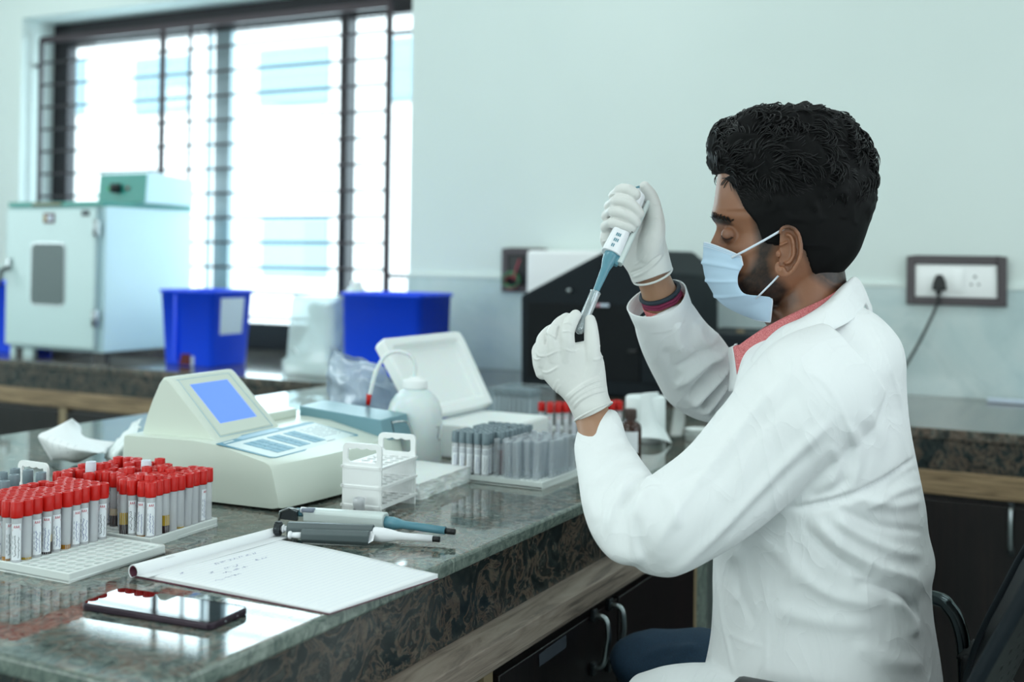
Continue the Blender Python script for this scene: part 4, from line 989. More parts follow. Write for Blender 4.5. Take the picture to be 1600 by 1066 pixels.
# ---------------------------------------------------------------- incubator on the back counter
OY = 3.25
o0 = onY(10, 316, OY); o1 = onY(153, 318, OY); zb = onY(80, 548, OY).z
OW = o1.x - o0.x; OH = o0.z - zb; ox = (o0.x + o1.x) / 2
ov = thing('incubator', 'pale enamelled incubator with a small grey window and a teal top, left on the counter', 'incubator', (ox, OY, TOP))
fz = zb - TOP; D_ = .50
m = MB(); m.boxb((-OW / 2 + .0, .028, fz), (OW / 2 + .012, D_, fz + OH - .012)); lpart(m, 'cabinet', 'oven_side', ov, bevel=.006)
m = MB(); m.boxb((-OW / 2, 0, fz + .012), (OW / 2 - .012, .026, fz + OH - .028)); dr_ = lpart(m, 'door', 'oven_white', ov, bevel=.008)
m = MB(); m.boxb((-OW / 2, .010, fz + OH - .022), (OW / 2 + .012, D_, fz + OH), 'oven_teal'); m.box((-.03, .006, fz + OH - .010), (.16, .008, .010), 'divider', bev=.001); lpart(m, 'top_trim', None, ov, bevel=.002)
wx0, wx1 = onY(50, 420, OY).x - ox, onY(101, 420, OY).x - ox; wz1, wz0 = onY(75, 381, OY).z - TOP, onY(75, 476, OY).z - TOP
m = MB(); m.prism([Vector((wx0 + wx1, 0, 0)) / 2 + Vector((p.x, -.003, (wz0 + wz1) / 2 + p.y)) for p in rrect(wx1 - wx0 + .012, wz1 - wz0 + .012, .026)], (0, .005, 0), 'steel'); q = lpart(m, 'window_gasket', None, ov)
m = MB(); m.prism([Vector((wx0 + wx1, 0, 0)) / 2 + Vector((p.x, -.005, (wz0 + wz1) / 2 + p.y)) for p in rrect(wx1 - wx0, wz1 - wz0, .022)], (0, .004, 0), 'oven_glass'); lpart(m, 'window_pane', None, ov)
for px, py, w_, h_, cs in ((77, 341, .060, .040, 1), (134, 333, .040, .022, 0)):
    c = onY(px, py, OY) - Vector((ox, OY, TOP)); m = MB(); m.box((c.x, -.002, c.z), (w_, .003, h_), 'dark_metal' if not cs else 'maroon', bev=.0005)
    if cs: m.box((c.x - .018, -.004, c.z), (.012, .002, .026), 'liq_yellow'); m.box((c.x + .008, -.004, c.z), (.030, .002, .022), 'bin_label')
    lpart(m, 'badge', None, ov)
m = MB()
for py in (356, 498):
    c = onY(155, py, OY) - Vector((ox, OY, TOP)); m.box((OW / 2 - .006, -.002, c.z), (.026, .014, .062), 'steel', bev=.002); m.cyl((OW / 2 - .006, -.010, c.z - .03), (OW / 2 - .006, -.010, c.z + .03), .005, 'steel')
lpart(m, 'hinges', None, ov)
m = MB(); c = onY(12, 425, OY) - Vector((ox, OY, TOP)); m.box((c.x + .012, -.006, c.z + .03), (.022, .014, .05), 'steel', bev=.003); m.tube(cm([(c.x + .012, -.014, c.z + .02), (c.x + .004, -.034, c.z - .0), (c.x + .018, -.05, c.z - .055)], 5), .007, 'black_plastic', 10); hd = m.build('door_handle'); hd.parent = dr_; hd.matrix_parent_inverse = Matrix()
for sx in (-OW / 2 + .05, OW / 2 - .03, OW / 2 + .0):
    for sy in (.045, D_ - .05): lpart(MB().boxb((sx - .016, sy - .012, 0), (sx + .016, sy + .012, fz + .002), 'black_plastic'), 'foot', None, ov)
for a_, b_ in ((.075, .13), (0, .03)): lpart(MB().boxb((-OW / 2 + a_, .03, .0), (-OW / 2 + b_, .05, fz + .002), 'oven_white'), 'leg', None, ov)
# sloped control head on the top
hY = OY + .20; a_, b_, c_, d_ = [onY(x, y, hY) - Vector((ox, OY, TOP)) for x, y in ((153, 272), (226, 270), (220, 305), (147, 307))]
zt_ = fz + OH; m = MB()
hx0, hx1 = a_.x, b_.x
prof = [(.205, zt_), (.215, a_.z), (.235, a_.z + .006), (D_ - .02, a_.z - .01), (D_ - .02, zt_)]
m.prism([(hx0, y, z) for y, z in prof], (hx1 - hx0, 0, 0)); lpart(m, 'control_head', 'oven_side', ov, bevel=.004)
m = MB(); n0 = .0; m.add([(hx0, .203, zt_ + .002), (hx1, .203, zt_ + .002), (hx1, .213, a_.z - .004), (hx0, .213, a_.z - .004)], [[0, 1, 2, 3]]); lpart(m, 'control_panel', 'oven_teal', ov, solid=.004)
kz = (zt_ + a_.z) / 2; kx = onY(183, 290, hY).x - ox
m = MB(); m.cyl((kx, .206, kz), (kx, .175, kz), .022, 'black_knob', 20, .018); m.box((kx, .172, kz), (.008, .01, .036), 'black_knob', bev=.002); lpart(m, 'dial', None, ov)
m = MB(); m.cyl((kx - .045, .206, kz), (kx - .045, .198, kz), .008, plain('green_lamp', '#2fb56a', .3), 14); m.cyl((kx + .055, .206, kz), (kx + .055, .198, kz), .007, plain('red_lamp', '#a85a5e', .3), 14); lpart(m, 'pilot_lamps', None, ov)

# ---------------------------------------------------------------- blue bins
def bin_(label_, x, y, w, l, h, rz=0, taper=.86, name='waste_bin', flutes=0, lid=False):
    t = thing(name, label_, 'bin', (x, y, TOP), rz)
    rows = []
    for z, f in ((0, taper), (.004, taper + .01), (h - .012, 1), (h - .012, 1.035), (h, 1.04), (h, .99), (.006, taper - .03)):
        ol = rrect(w * f, l * f, .022, 5); rows.append([Vector((p.x, p.y, z)) for p in ol])
    m = MB(); m.grid([r + [r[0]] for r in rows]); m.add(rows[0], [list(range(len(rows[0])))]); m.add(rows[-1], [list(range(len(rows[-1])))])
    if flutes:
        for k in flutes: m.boxb((k - .006, -l / 2 * .985 - .003, .02), (k + .006, -l / 2 * .9, h - .02))
    lpart(m, 'bin_body', 'blue_bin', t); return t
z_ = onY(275, 452, 3.34).z - TOP
b1 = bin_('blue plastic bin with a pale sticker on its side, right of the incubator', (onZ(228, 572).x + onZ(322, 576).x) / 2, 3.43, .265, .23, z_, 0, .88, flutes=(-.05,))
c = onY(292, 568, 3.32) - Vector((b1.location.x, 3.43, TOP)); m = MB(); m.prism([(c.x - .045, -.103, .004), (c.x + .012, -.103, .004), (c.x + .012, -.105, .046), (c.x - .03, -.105, .046)], (0, -.003, 0), 'cap_hole'); m.box((c.x + .024, -.106, .02), (.012, .004, .036), 'bin_label'); lpart(m, 'foot_mark', None, b1)
# sticker on the right side
m = MB(); m.add([(.1325, -.07, z_ - .03), (.1335, .06, z_ - .03), (.1255, .055, z_ - .165), (.1245, -.065, z_ - .165)], [[0, 1, 2, 3]]); lpart(m, 'sticker', 'bin_label', b1, solid=.001)
z2_ = onY(590, 458, 3.32).z - TOP
x2 = (onY(520, 500, 3.30).x + onY(662, 500, 3.30).x) / 2
bin_('wide blue plastic bin standing behind the open foam box', x2, 3.42, onY(660, 462, 3.30).x - onY(523, 462, 3.30).x - .035, .22, z2_, 0, .95)
b3 = bin_('blue plastic bin cut off by the left edge of the frame', onZ(0, 556).x - .145, 3.42, .26, .22, onY(5, 440, 3.3).z - TOP, 0, .92)
m = MB(); m.box((.132, -.05, onY(5, 462, 3.3).z - TOP), (.003, .12, .03), 'bin_label'); lpart(m, 'sticker', None, b3)
# white bottle behind the wide bin
q = onY(548, 448, 3.62); t = thing('spray_bottle', 'white bottle whose shoulder shows just above the wide blue bin', 'bottle', (q.x, 3.66, TOP))
hq = q.z - TOP + .02
lpart(MB().lathe([(0, 0), (.045, 0), (.048, .006), (.048, hq - .05), (.03, hq - .025), (.022, hq - .02), (.022, hq), (0, hq)], n=28), 'bottle_body', 'hdpe', t)
# ---------------------------------------------------------------- translucent jar
q0, q1 = onZ(424, 586), onZ(524, 590); jx = (q0.x + q1.x) / 2; jw = .205; jh = onY(480, 462, 3.34).z - TOP
t = thing('plastic_jar', 'tall translucent plastic container with white contents on the counter', 'container', (jx, 3.39, TOP))
m = MB(); rows = []
for z, f in ((0, 1.12), (.05, 1.12), (.062, 1.0), (jh - .02, .90), (jh, .84)): rows.append([Vector((p.x, p.y, z)) for p in rrect(jw * f, .19 * f, .03, 5)])
m.grid([r + [r[0]] for r in rows]); m.add(rows[-1], [list(range(len(rows[-1])))]); lpart(m, 'container_wall', 'jar', t)
m = MB(); rows = [[Vector((p.x, p.y, z)) for p in rrect(jw * f, .17 * f, .03, 5)] for z, f in ((.004, 1.04), (.045, 1.04), (.058, .9), (.075, .7))]
m.grid([r + [r[0]] for r in rows]); m.add(rows[-1], [list(range(len(rows[-1])))]); lpart(m, 'base_pad', 'foam', t)
o = crumple('folded_tissue', None, None, [[Vector((x, y + .03 * math.sin(x * 30), z)) for x in (-.07, -.03, .02, .07)] for z, y in ((.08, -.06), (.12, .0), (.17, .03), (jh - .03, .05))], 'tissue', .03, 9, 20, .001, 6)
o.name = 'folded_contents'; o.parent = t
# ---------------------------------------------------------------- black instrument
BYF = 3.30
def BPt(x, y): return onY(x, y, BYF)
bi = thing('black_instrument', 'large matte black instrument with a sloping top behind the gloved hands', 'instrument', tuple(onZ(930, 625)))
O_ = Vector(bi.location); 
outl = [BPt(813, 640), BPt(813, 462), BPt(946, 391), BPt(1010, 391), BPt(1052, 430), BPt(1052, 640)]
outl = [Vector((p.x, BYF, max(p.z, TOP + .001))) - O_ for p in outl]
m = MB(); m.prism(outl, (0, .44, 0)); lpart(m, 'casing', 'box_black', bi, bevel=.01)
m = MB(); a, b = BPt(826, 472) - O_, BPt(1000, 632) - O_
m.boxb((a.x, a.y - .004, .05), (b.x, a.y + .004, a.z - .0)); lpart(m, 'front_panel', 'box_black2', bi, bevel=.002)
a, b = BPt(1004, 478) - O_, BPt(1046, 625) - O_; m = MB(); m.boxb((a.x, a.y - .005, .05), (b.x, a.y + .004, a.z)); lpart(m, 'side_door', 'box_black', bi, bevel=.002)
m = MB(); a = BPt(942, 477) - O_; m.box((a.x, a.y - .008, a.z), (.046, .004, .009), 'bin_label', bev=.001); m.box((a.x - .012, a.y - .0105, a.z), (.010, .002, .007), 'label_red'); lpart(m, 'badge', None, bi)
m = MB(); a = BPt(891, 454) - O_; m.cyl((a.x, a.y - .002, a.z), (a.x, a.y - .014, a.z), .006, 'steel'); lpart(m, 'screw', None, bi)
m = MB(); a = BPt(990, 549) - O_; m.box((a.x, a.y - .008, a.z), (.028, .008, .008), 'black_plastic', bev=.001); lpart(m, 'latch', None, bi)
w0, w1 = onY(822, 440, 3.80), onY(938, 392, 3.80)
wb2 = thing('white_case', 'white box top showing behind the black instrument', 'box', ((w0.x + w1.x) / 2, 3.83, TOP)); m = MB(); m.boxb((-(w1.x - w0.x) / 2, -.03, 0), ((w1.x - w0.x) / 2, .06, w1.z - TOP)); lpart(m, 'casing', 'white_plastic', wb2, bevel=.012)
p0, p1_ = onY(1075, 519, 3.38), onY(1235, 519, 3.38)
pt = thing('printer', 'low black printer on the counter behind the collar', 'printer', ((p0.x + p1_.x) / 2, 3.36, TOP)); W_ = p1_.x - p0.x; m = MB(); m.boxb((-W_ / 2, 0, 0), (W_ / 2, .36, p0.z - TOP)); lpart(m, 'casing', 'box_black', pt, bevel=.012)
m = MB(); m.boxb((-W_ / 2 + .03, -.006, .03), (W_ / 2 - .03, .004, .09)); lpart(m, 'paper_tray', 'black_plastic', pt, bevel=.003)
m = MB(); a = onY(1163, 510, 3.5); m.box((a.x - pt.location.x, .10, p0.z - TOP + .004), (.02, .02, .008), bev=.001); lpart(m, 'button', 'divider', pt)
# a bright sheet and a pen-like rod at the far right of the counter
a = onZ(1541, 626, TOP + .008); pn = MB().box((0, 0, .006), (.42, .05, .011), 'bin_label', bev=.002).build('plastic_folder'); pn.location = (a.x + .21, a.y + .04, TOP); tag(pn, 'thin pale folder lying on the back counter at the right edge', 'folder')
# loose white tissue scrap hanging right of the black instrument
a = onY(1056, 610, 3.26); tg = thing('tissue_scrap', 'narrow white paper towel scrap standing between roll and sleeve', 'paper', (a.x, 3.26, TOP)); 
m = MB(); zz = a.z + .055 - TOP; m.grid([[Vector((-.012 * (1 - t) - .003, .0, zz * (1 - t))) for t in [k / 8 for k in range(9)]], [Vector((.012 + .010 * math.sin(t * 3), .02, zz * (1 - t))) for t in [k / 8 for k in range(9)]]]); lpart(m, 'sheet', 'tissue', tg, solid=.001)
# ---------------------------------------------------------------- sculpting helpers
def loft(m, st, n=36, steps=6, cap=True):
    """st: (centre, half axis a, half axis b[, exponent]); closed tube through smooth stations"""
    cs = catmull([tuple(s[0]) for s in st], steps); As = catmull([tuple(s[1]) for s in st], steps); Bs = catmull([tuple(s[2]) for s in st], steps)
    ex = catmull([(s[3] if len(s) > 3 else 2.0,) for s in st], steps); rows = []
    for c, a, b, e in zip(cs, As, Bs, ex):
        c, a, b = Vector(c), Vector(a), Vector(b); e = 2 / e[0]; r = []
        for k in range(n):
            t = 2 * PI * k / n; x, y = math.cos(t), math.sin(t); x = math.copysign(abs(x) ** e, x); y = math.copysign(abs(y) ** e, y); r.append(c + a * x + b * y)
        rows.append(r)
    o = len(m.v); m.grid(rows, None, True, wrap=True)
    if cap:
        K = n; m.v += [tuple(sum(rows[0], Vector()) / K), tuple(sum(rows[-1], Vector()) / K)]; i0 = len(m.v) - 2; L = o + (len(rows) - 1) * K
        for k in range(K): m.f.append([i0, o + (k + 1) % K, o + k]); m.mi.append(0); m.sm.append(True); m.f.append([i0 + 1, L + k, L + (k + 1) % K]); m.mi.append(0); m.sm.append(True)
    return m
def ball(m, c, r, n=20, sc=(1, 1, 1)):
    c = Vector(c); rows = []
    for i in range(n + 1):
        a = PI * i / n; rows.append([c + Vector((math.sin(a) * math.cos(2 * PI * k / n) * r * sc[0], math.sin(a) * math.sin(2 * PI * k / n) * r * sc[1], math.cos(a) * r * sc[2])) for k in range(n)])
    m.grid(rows, None, True, wrap=True); return m
def chain(m, pts, n=20, steps=4, flat=1.0, nrm=None):
    """rounded tapering limb through (point, radius)"""
    P = [Vector(p) for p, r in pts]; R_ = [r for p, r in pts]
    nrm = Vector(nrm) if nrm else FW
    st = []; N = len(P)
    d0 = (P[1] - P[0]).normalized(); d1 = (P[-1] - P[-2]).normalized()
    full = []
    for k in (0, 1, 2): a = (k + .3) / 3 * PI / 2; full.append((P[0] - d0 * R_[0] * math.cos(a), R_[0] * math.sin(a)))
    full += list(zip(P, R_))
    for k in (2, 1, 0): a = (k + .3) / 3 * PI / 2; full.append((P[-1] + d1 * R_[-1] * math.cos(a), R_[-1] * math.sin(a)))
    for i, (p, r) in enumerate(full):
        t = (full[min(i + 1, len(full) - 1)][0] - full[max(i - 1, 0)][0]).normalized()
        a = (nrm - t * nrm.dot(t)); a = a.normalized() if a.length > .05 else t.orthogonal().normalized(); b = t.cross(a); st.append((p, a * r * flat, b * r))
    loft(m, st, n, steps); return m
def fuse(mb, voxel, smooth=6, fac=.5):
    """union of all shapes as one continuous skin"""
    o = mb.build('tmp_fuse', None, fix=False); r = o.modifiers.new('r', 'REMESH'); r.mode = 'VOXEL'; r.voxel_size = voxel; r.use_smooth_shade = True
    if smooth: s = o.modifiers.new('s', 'SMOOTH'); s.iterations = smooth; s.factor = fac
    bpy.context.view_layer.update(); dg = bpy.context.evaluated_depsgraph_get(); me = bpy.data.meshes.new_from_object(o.evaluated_get(dg)); bpy.data.objects.remove(o); return me
def get_co(me): a = np.empty(len(me.vertices) * 3); me.vertices.foreach_get('co', a); return a.reshape(-1, 3)
def get_no(me): a = np.empty(len(me.vertices) * 3); me.vertices.foreach_get('normal', a); return a.reshape(-1, 3)
def set_co(me, c): me.vertices.foreach_set('co', c.ravel()); me.update()
def segdist(p, poly):
    """distance of 2D points to polyline and the parameter 0..1 along it"""
    poly = np.array(poly, float); L = np.hypot(*np.diff(poly, axis=0).T); tot = L.sum(); acc = 0
    best = np.full(len(p), 1e9); par = np.zeros(len(p)); side = np.zeros(len(p))
    for i in range(len(poly) - 1):
        a, b = poly[i], poly[i + 1]; d = b - a; t = np.clip(((p - a) @ d) / (d @ d), 0, 1); q = a + t[:, None] * d; e = p - q; dd = np.hypot(e[:, 0], e[:, 1])
        m_ = dd < best; best[m_] = dd[m_]; par[m_] = ((acc + t * L[i]) / tot)[m_]; side[m_] = np.sign(d[0] * e[:, 1] - d[1] * e[:, 0])[m_]; acc += L[i]
    return best, par, side
def folds(me, strokes, fade=.25, far=None):
    """raise cloth or glove creases along strokes on the side that faces the room's camera side"""
    c = get_co(me); n = get_no(me); p = proj(c); v = (c - CAMP); v /= np.linalg.norm(v, axis=1)[:, None]; f = np.clip(-(n * v).sum(1) / fade, 0, 1)
    if far is not None: f = f * (((c - CAMP) @ M[2] > far[0]) & ((c - CAMP) @ M[2] < far[1]))
    disp = np.zeros(len(c))
    for pts, w, amp, *o in strokes:
        P = np.array(catmull(pts, 6)) if len(pts) > 2 else np.array(pts, float)
        lo = P.min(0) - 3 * w; hi = P.max(0) + 3 * w; sel = np.where((p > lo).all(1) & (p < hi).all(1))[0]
        if not len(sel): continue
        d, t, s = segdist(p[sel], P); k = np.exp(-(d / w) ** 2)
        if o and o[0] == 'step': k = np.where(s > 0, np.exp(-(d / w) ** 2), np.exp(-(d / (w * .25)) ** 2))     # one steep flank
        end = np.clip(np.minimum(t, 1 - t) * 5, 0, 1); end = end * end * (3 - 2 * end)
        if o and o[0] == 'full': end = 1
        disp[sel] += amp * k * end
    set_co(me, c + n * (disp * f)[:, None])
def noisefold(me, amp, scale, seed=0, stretch=(1, 1, 1), ridge=True):
    c = get_co(me); n = get_no(me); d = np.empty(len(c)); s = Vector(stretch)
    for i, q in enumerate(c):
        v = Vector((q[0] * s.x, q[1] * s.y, q[2] * s.z)) * scale + Vector((seed, 0, 0)); x = noise.noise(v); d[i] = (.35 - abs(x)) if ridge else x
    set_co(me, c + n * (d * amp)[:, None])
def relax(me, it=2, f=.5):
    e = np.empty(len(me.edges) * 2, dtype=np.int64); me.edges.foreach_get('vertices', e); e = e.reshape(-1, 2); c = get_co(me); n = len(c)
    deg = np.bincount(e.ravel(), minlength=n)[:, None].astype(float)
    for _ in range(it):
        s = np.zeros_like(c)
        for k in range(3): s[:, k] = np.bincount(e[:, 0], c[e[:, 1], k], n) + np.bincount(e[:, 1], c[e[:, 0], k], n)
        c = c + f * (s / np.maximum(deg, 1) - c)
    set_co(me, c)
def color_attr(me, col):
    a = me.color_attributes.new('tone', 'FLOAT_COLOR', 'POINT'); c = np.ones((len(me.vertices), 4)); c[:, :3] = col; a.data.foreach_set('color', c.ravel())
def obj_of(me, name, mat, parent=None):
    o = bpy.data.objects.new(name, me); COL.objects.link(o); me.materials.clear(); me.materials.append(MAT[mat])
    for p in me.polygons: p.use_smooth = True
    if parent: o.parent = parent; o.matrix_parent_inverse = wm(parent).inverted()
    return o
def ip(x, xs, ys): return float(np.interp(x, xs, ys))
class Spl:
    """smooth 1-D curve through points"""
    def __init__(s, xs, ys):
        P = np.array(catmull(list(zip(xs, ys)), 8)); s.x = P[:, 0]; s.y = P[:, 1]
    def __call__(s, x): return float(np.interp(x, s.x, s.y))
# ---------------------------------------------------------------- materials of the figure
def skin():
    t = NT('skin'); a = t.attr('tone'); n = t.noise(t.coord(), 140, 5); sp = t.noise(t.coord(), 900, 3)
    c = t.mix(t.ramp(n, [(.35, '000000'), (.8, '3a3a3a')]), a.outputs['Color'], '#6b4030', 'MIX'); t.l(c, t.b.inputs['Base Color']); t.set(Roughness=.42)
    t.b.inputs['Subsurface Weight'].default_value = .12; t.b.inputs['Subsurface Scale'].default_value = .006; t.b.inputs['Subsurface Radius'].default_value = (1, .35, .2)
    t.bump(sp, .12, .0004); return t.m
MAT['skin'] = skin()
def cloth(name, c, weave=1400, rough=.8, wr=.0, fuzz=.15):
    t = NT(name); v = t.coord(); w = t.n('ShaderNodeTexWave', i_Scale=weave / 6, i_Distortion=.4, bands_direction='Z'); t.l(v, w.inputs['Vector'])
    f = t.noise(v, 5, 4); c1 = lin(c); cc = [x * .97 for x in c1[:3]] + [1]
    nd = t.n('ShaderNodeMix', data_type='RGBA'); t.l(f, nd.inputs[0]); nd.inputs[6].default_value = cc; nd.inputs[7].default_value = c1; t.l(nd.outputs[2], t.b.inputs['Base Color'])
    t.set(Roughness=rough); t.b.inputs['Sheen Weight'].default_value = fuzz; b = t.bump(t.noise(v, 420, 3), .10, .0006)
    if wr:
        prev = None
        for sc_, rot_, dist_, dd in ((9, (.5, .3, .6), .9, .0065), (17, (-.6, .2, -.5), 1.2, .0035)):      # sharp soft-cotton creases
            nn_ = t.noise(t.coord((1, .55, .55), rot_), sc_, 2.2, .5, dist_); mm_ = t.n('ShaderNodeMath', operation='MULTIPLY_ADD'); t.l(nn_, mm_.inputs[0]); mm_.inputs[1].default_value = 2; mm_.inputs[2].default_value = -1
            ab = t.n('ShaderNodeMath', operation='ABSOLUTE'); t.l(mm_.outputs[0], ab.inputs[0]); pw_ = t.n('ShaderNodeMath', operation='POWER'); t.l(ab.outputs[0], pw_.inputs[0]); pw_.inputs[1].default_value = .6
            b2 = t.n('ShaderNodeBump', i_Strength=wr, i_Distance=dd, invert=True); t.l(pw_.outputs[0], b2.inputs['Height'])
            if prev: t.l(prev.outputs[0], b2.inputs['Normal'])
            prev = b2
        t.l(prev.outputs[0], b.inputs['Normal'])
    return t.m
MAT['coat'] = cloth('white_coat_cotton', '#eff1f2', wr=.45)
MAT['glove'] = plain('white_latex', '#dfdfdc', .42, var=.015)
MAT['shirt'] = None
def shirt():
    t = NT('coral_shirt_cotton'); v = t.coord((1, 1, 1), (.4, .3, .5)); n = t.noise(v, 500, 3, .7); t.l(t.ramp(n, [(.3, '#b9575a'), (.5, '#d5777a'), (.7, '#e39a99')]), t.b.inputs['Base Color']); t.set(Roughness=.85); t.bump(n, .15, .0004); return t.m
MAT['shirt'] = shirt()
def jeans():
    t = NT('dark_blue_denim'); v = t.coord(); n = t.noise(v, 700, 3, .7); g = t.noise(v, 6, 3); c = t.ramp(n, [(.3, '#0c2031'), (.7, '#1b3d55')]); t.l(t.mix(t.ramp(g, [(.4, '000000'), (.8, '707070')]), c, '#2a4d6e'), t.b.inputs['Base Color']); t.set(Roughness=.85); t.bump(n, .3, .0006); return t.m
MAT['jeans'] = jeans()
MAT['hair'] = plain('black_hair', '#0a0a0c', .45, var=.2, spec=.35)
MAT['hair_base'] = plain('black_hair_undercoat', '#080809', .65, var=.2, spec=.16)
MAT['mask'] = plain('pale_blue_nonwoven_mask', '#bcd6ec', .75, var=.02)
MAT['mask_edge'] = plain('white_mask_edge', '#dfe8f4', .7)
MAT['band_dark'] = plain('dark_blue_elastic_band', '#1c2a36', .7, var=.2)
MAT['band_maroon'] = plain('maroon_thread_band', '#7c2347', .8, var=.3)

# ---------------------------------------------------------------- head
HD = 1.75; PM = FPX / HD
ty = [183, 186, 192, 205, 225, 250, 275, 300, 320, 334, 344, 352, 362, 375, 390, 405, 415, 425, 432, 440, 448, 458, 468, 478, 486, 490]
XF = Spl(ty, [1222, 1200, 1178, 1150, 1134, 1126, 1122, 1119, 1116, 1113, 1115, 1121, 1125, 1126, 1124, 1122, 1119, 1115, 1118, 1115, 1119, 1120, 1122, 1132, 1150, 1165])
XB = Spl(ty, [1250, 1270, 1290, 1315, 1332, 1342, 1346, 1347, 1345, 1342, 1340, 1338, 1335, 1329, 1321, 1313, 1306, 1298, 1290, 1280, 1268, 1254, 1240, 1218, 1198, 1182])
HW = Spl(ty, [.016, .030, .042, .058, .069, .0755, .078, .079, .078, .0765, .0755, .0745, .0735, .072, .070, .068, .066, .063, .060, .0565, .053, .048, .041, .030, .016, .006])
NOSE = Spl([340, 348, 356, 366, 376, 388, 398, 405, 412, 418, 424], [0, 0, 4, 10, 15, 18, 19.5, 18, 11, 3, 0])
def g_(x, s): return math.exp(-(x / s) ** 2)
def head_pt(t, th, grow=0.0):
    """t: height (picture rows), th: 0 = face front, PI = back, PI/2 = side that looks at the camera"""
    f, b, w = XF(t), XB(t), HW(t); cx, a = (f + b) / 2, (b - f) / 2 / PM; c, s = math.cos(th), math.sin(th)
    e = 2 / 2.25; X = math.copysign(abs(c) ** e, c) * a; Y = math.copysign(abs(s) ** e, s) * w
    if c > 0: Y *= 1 - .16 * c * c * (1 if t > 330 else .4)
    lat = abs(Y); x = -X
    if c > 0:
        sg = .0068 + .006 * max(0, min(1, (t - 365) / 35)); x -= NOSE(t) / PM * g_(lat, sg)
        if 352 < t < 385 and lat > .008: k = g_(lat - .034, .013) * g_(t - 366, 10); x += .0045 * k; Y *= 1 - .05 * k
        k = g_(lat - .030, .022) * g_(t - 338, 7); x -= .0022 * k                      # brow ridge
        k = g_(lat - .052, .014) * g_(t - 388, 12); Y *= 1 + .03 * k                   # cheek bone
    p = C(cx, t, HD) + RT * (x * (1 + 0)) - FW * Y
    if grow: p += (RT * (-X / max(a, .01)) - FW * (Y / max(w, .01))).normalized() * grow
    return p
m = MB(); rows = []
TS = [183 + (490 - 183) * (i / 120) for i in range(121)]
for t in TS: rows.append([head_pt(t, 2 * PI * k / 144) for k in range(144)])
m.grid(rows, None, True, wrap=True)
for r, i0 in ((rows[0], 0), (rows[-1], 1)):
    o = len(m.v); m.v.append(tuple(sum(r, Vector()) / len(r))); base = 0 if not i0 else (len(rows) - 1) * 144
    for k in range(144): m.f.append([o, base + k, base + (k + 1) % 144]); m.mi.append(0); m.sm.append(True)
# eye lids (looking down)
for sgn in (-1, 1): ball(m, C(1139.5, 367.5, HD + sgn * .029), .0122, 20)
# neck
def sec(px, py, d, hx, hd, tilt=0):
    u = (RT * math.cos(tilt) + Vector((0, 0, 1)) * math.sin(tilt)); return (C(px, py, d), u * hx / FPX * d, FW * hd)
loft(m, [sec(1255, 395, HD, 62, .052, -.2), sec(1258, 430, HD, 66, .055, -.25), sec(1262, 465, HD, 66, .056, -.3), sec(1270, 500, HD - .005, 70, .060, -.3), sec(1280, 535, HD - .01, 84, .075, -.3), sec(1285, 570, HD - .02, 80, .08, -.2)], 40, 6)
loft(m, [sec(1175, 470, HD, 26, .024), sec(1200, 480, HD, 38, .036, -.2), sec(1225, 500, HD, 46, .044, -.3), sec(1245, 525, HD, 46, .044, -.3)], 30, 5)
# ear
ED = HD - .0765
EO = [(1218, 366), (1221, 358), (1230, 354), (1240, 357), (1248, 367), (1251.5, 384), (1250, 402), (1243, 416), (1234, 427), (1224, 430.5), (1215.5, 427), (1213, 418), (1216, 409)]
def EP(x, y, o=0): return C(x, y, ED - .010 - .16 * (x - 1215) / PM + o)     # the ear stands off the head towards the back
eo = catmull(EO, 5); m.tube([EP(x, y, .0) for x, y in eo], [.0026] * 6 + [.0031] * (len(eo) - 12) + [.0028] * 6, None, 10)
ct_ = (1230, 394); m.prism([EP(ct_[0] + (x - ct_[0]) * .97, ct_[1] + (y - ct_[1]) * .97, .0055) for x, y in eo], FW * .003)
m.tube([EP(x, y, .0012) for x, y in catmull([(1228, 366), (1236, 370), (1240, 384), (1240, 398), (1234, 409), (1226, 412)], 5)], .0026, None, 8)
m.tube([EP(x, y, .002) for x, y in catmull([(1217, 384), (1224, 381), (1231, 378)], 5)], .0018, None, 8)
ball(m, EP(1216, 397, .002), .0042, 12, (1, 1, 1.4)); ball(m, EP(1222, 422, .0005), .0052, 14, (1.1, 1, 1.1))
loft(m, [(EP(1238, 365, .006), RT * .003, DN * .006), (EP(1238, 392, .010), RT * .007, DN * .008), (EP(1230, 415, .008), RT * .004, DN * .006)], 16, 4)
# ---------------------------------------------------------------- arms and trunk under the clothes
LWR = C(926, 648, 1.655); RWR = C(1018, 428, 1.79)
chain(m, [(C(1250, 610, 1.57), .05), (C(1120, 740, 1.535), .040), (C(1006, 842, 1.515), .032), (C(960, 750, 1.58), .029), (C(936, 690, 1.628), .0262), (C(927, 655, 1.652), .0255), (C(915, 625, 1.66), .024)], 24, 5, .85)
chain(m, [(C(1310, 585, 1.87), .042), (C(1215, 605, 1.92), .038), (C(1118, 620, 1.94), .032), (C(1072, 550, 1.885), .031), (C(1038, 480, 1.825), .0300), (C(1026, 447, 1.805), .0262), (C(1010, 410, 1.79), .0240)], 24, 5, .85)
TC = C(1285, 900, 1.72)
loft(m, [(C(1290, 560, 1.72), RT * .05, FW * .08), (C(1285, 620, 1.72), RT * .08, FW * .11), (C(1280, 750, 1.72), RT * .085, FW * .11), (C(1280, 900, 1.72), RT * .09, FW * .11), (C(1280, 1090, 1.72), RT * .11, FW * .12)], 30, 6)
body_me = fuse(m, .0019, 5, .5)
co = get_co(body_me); P = proj(co)
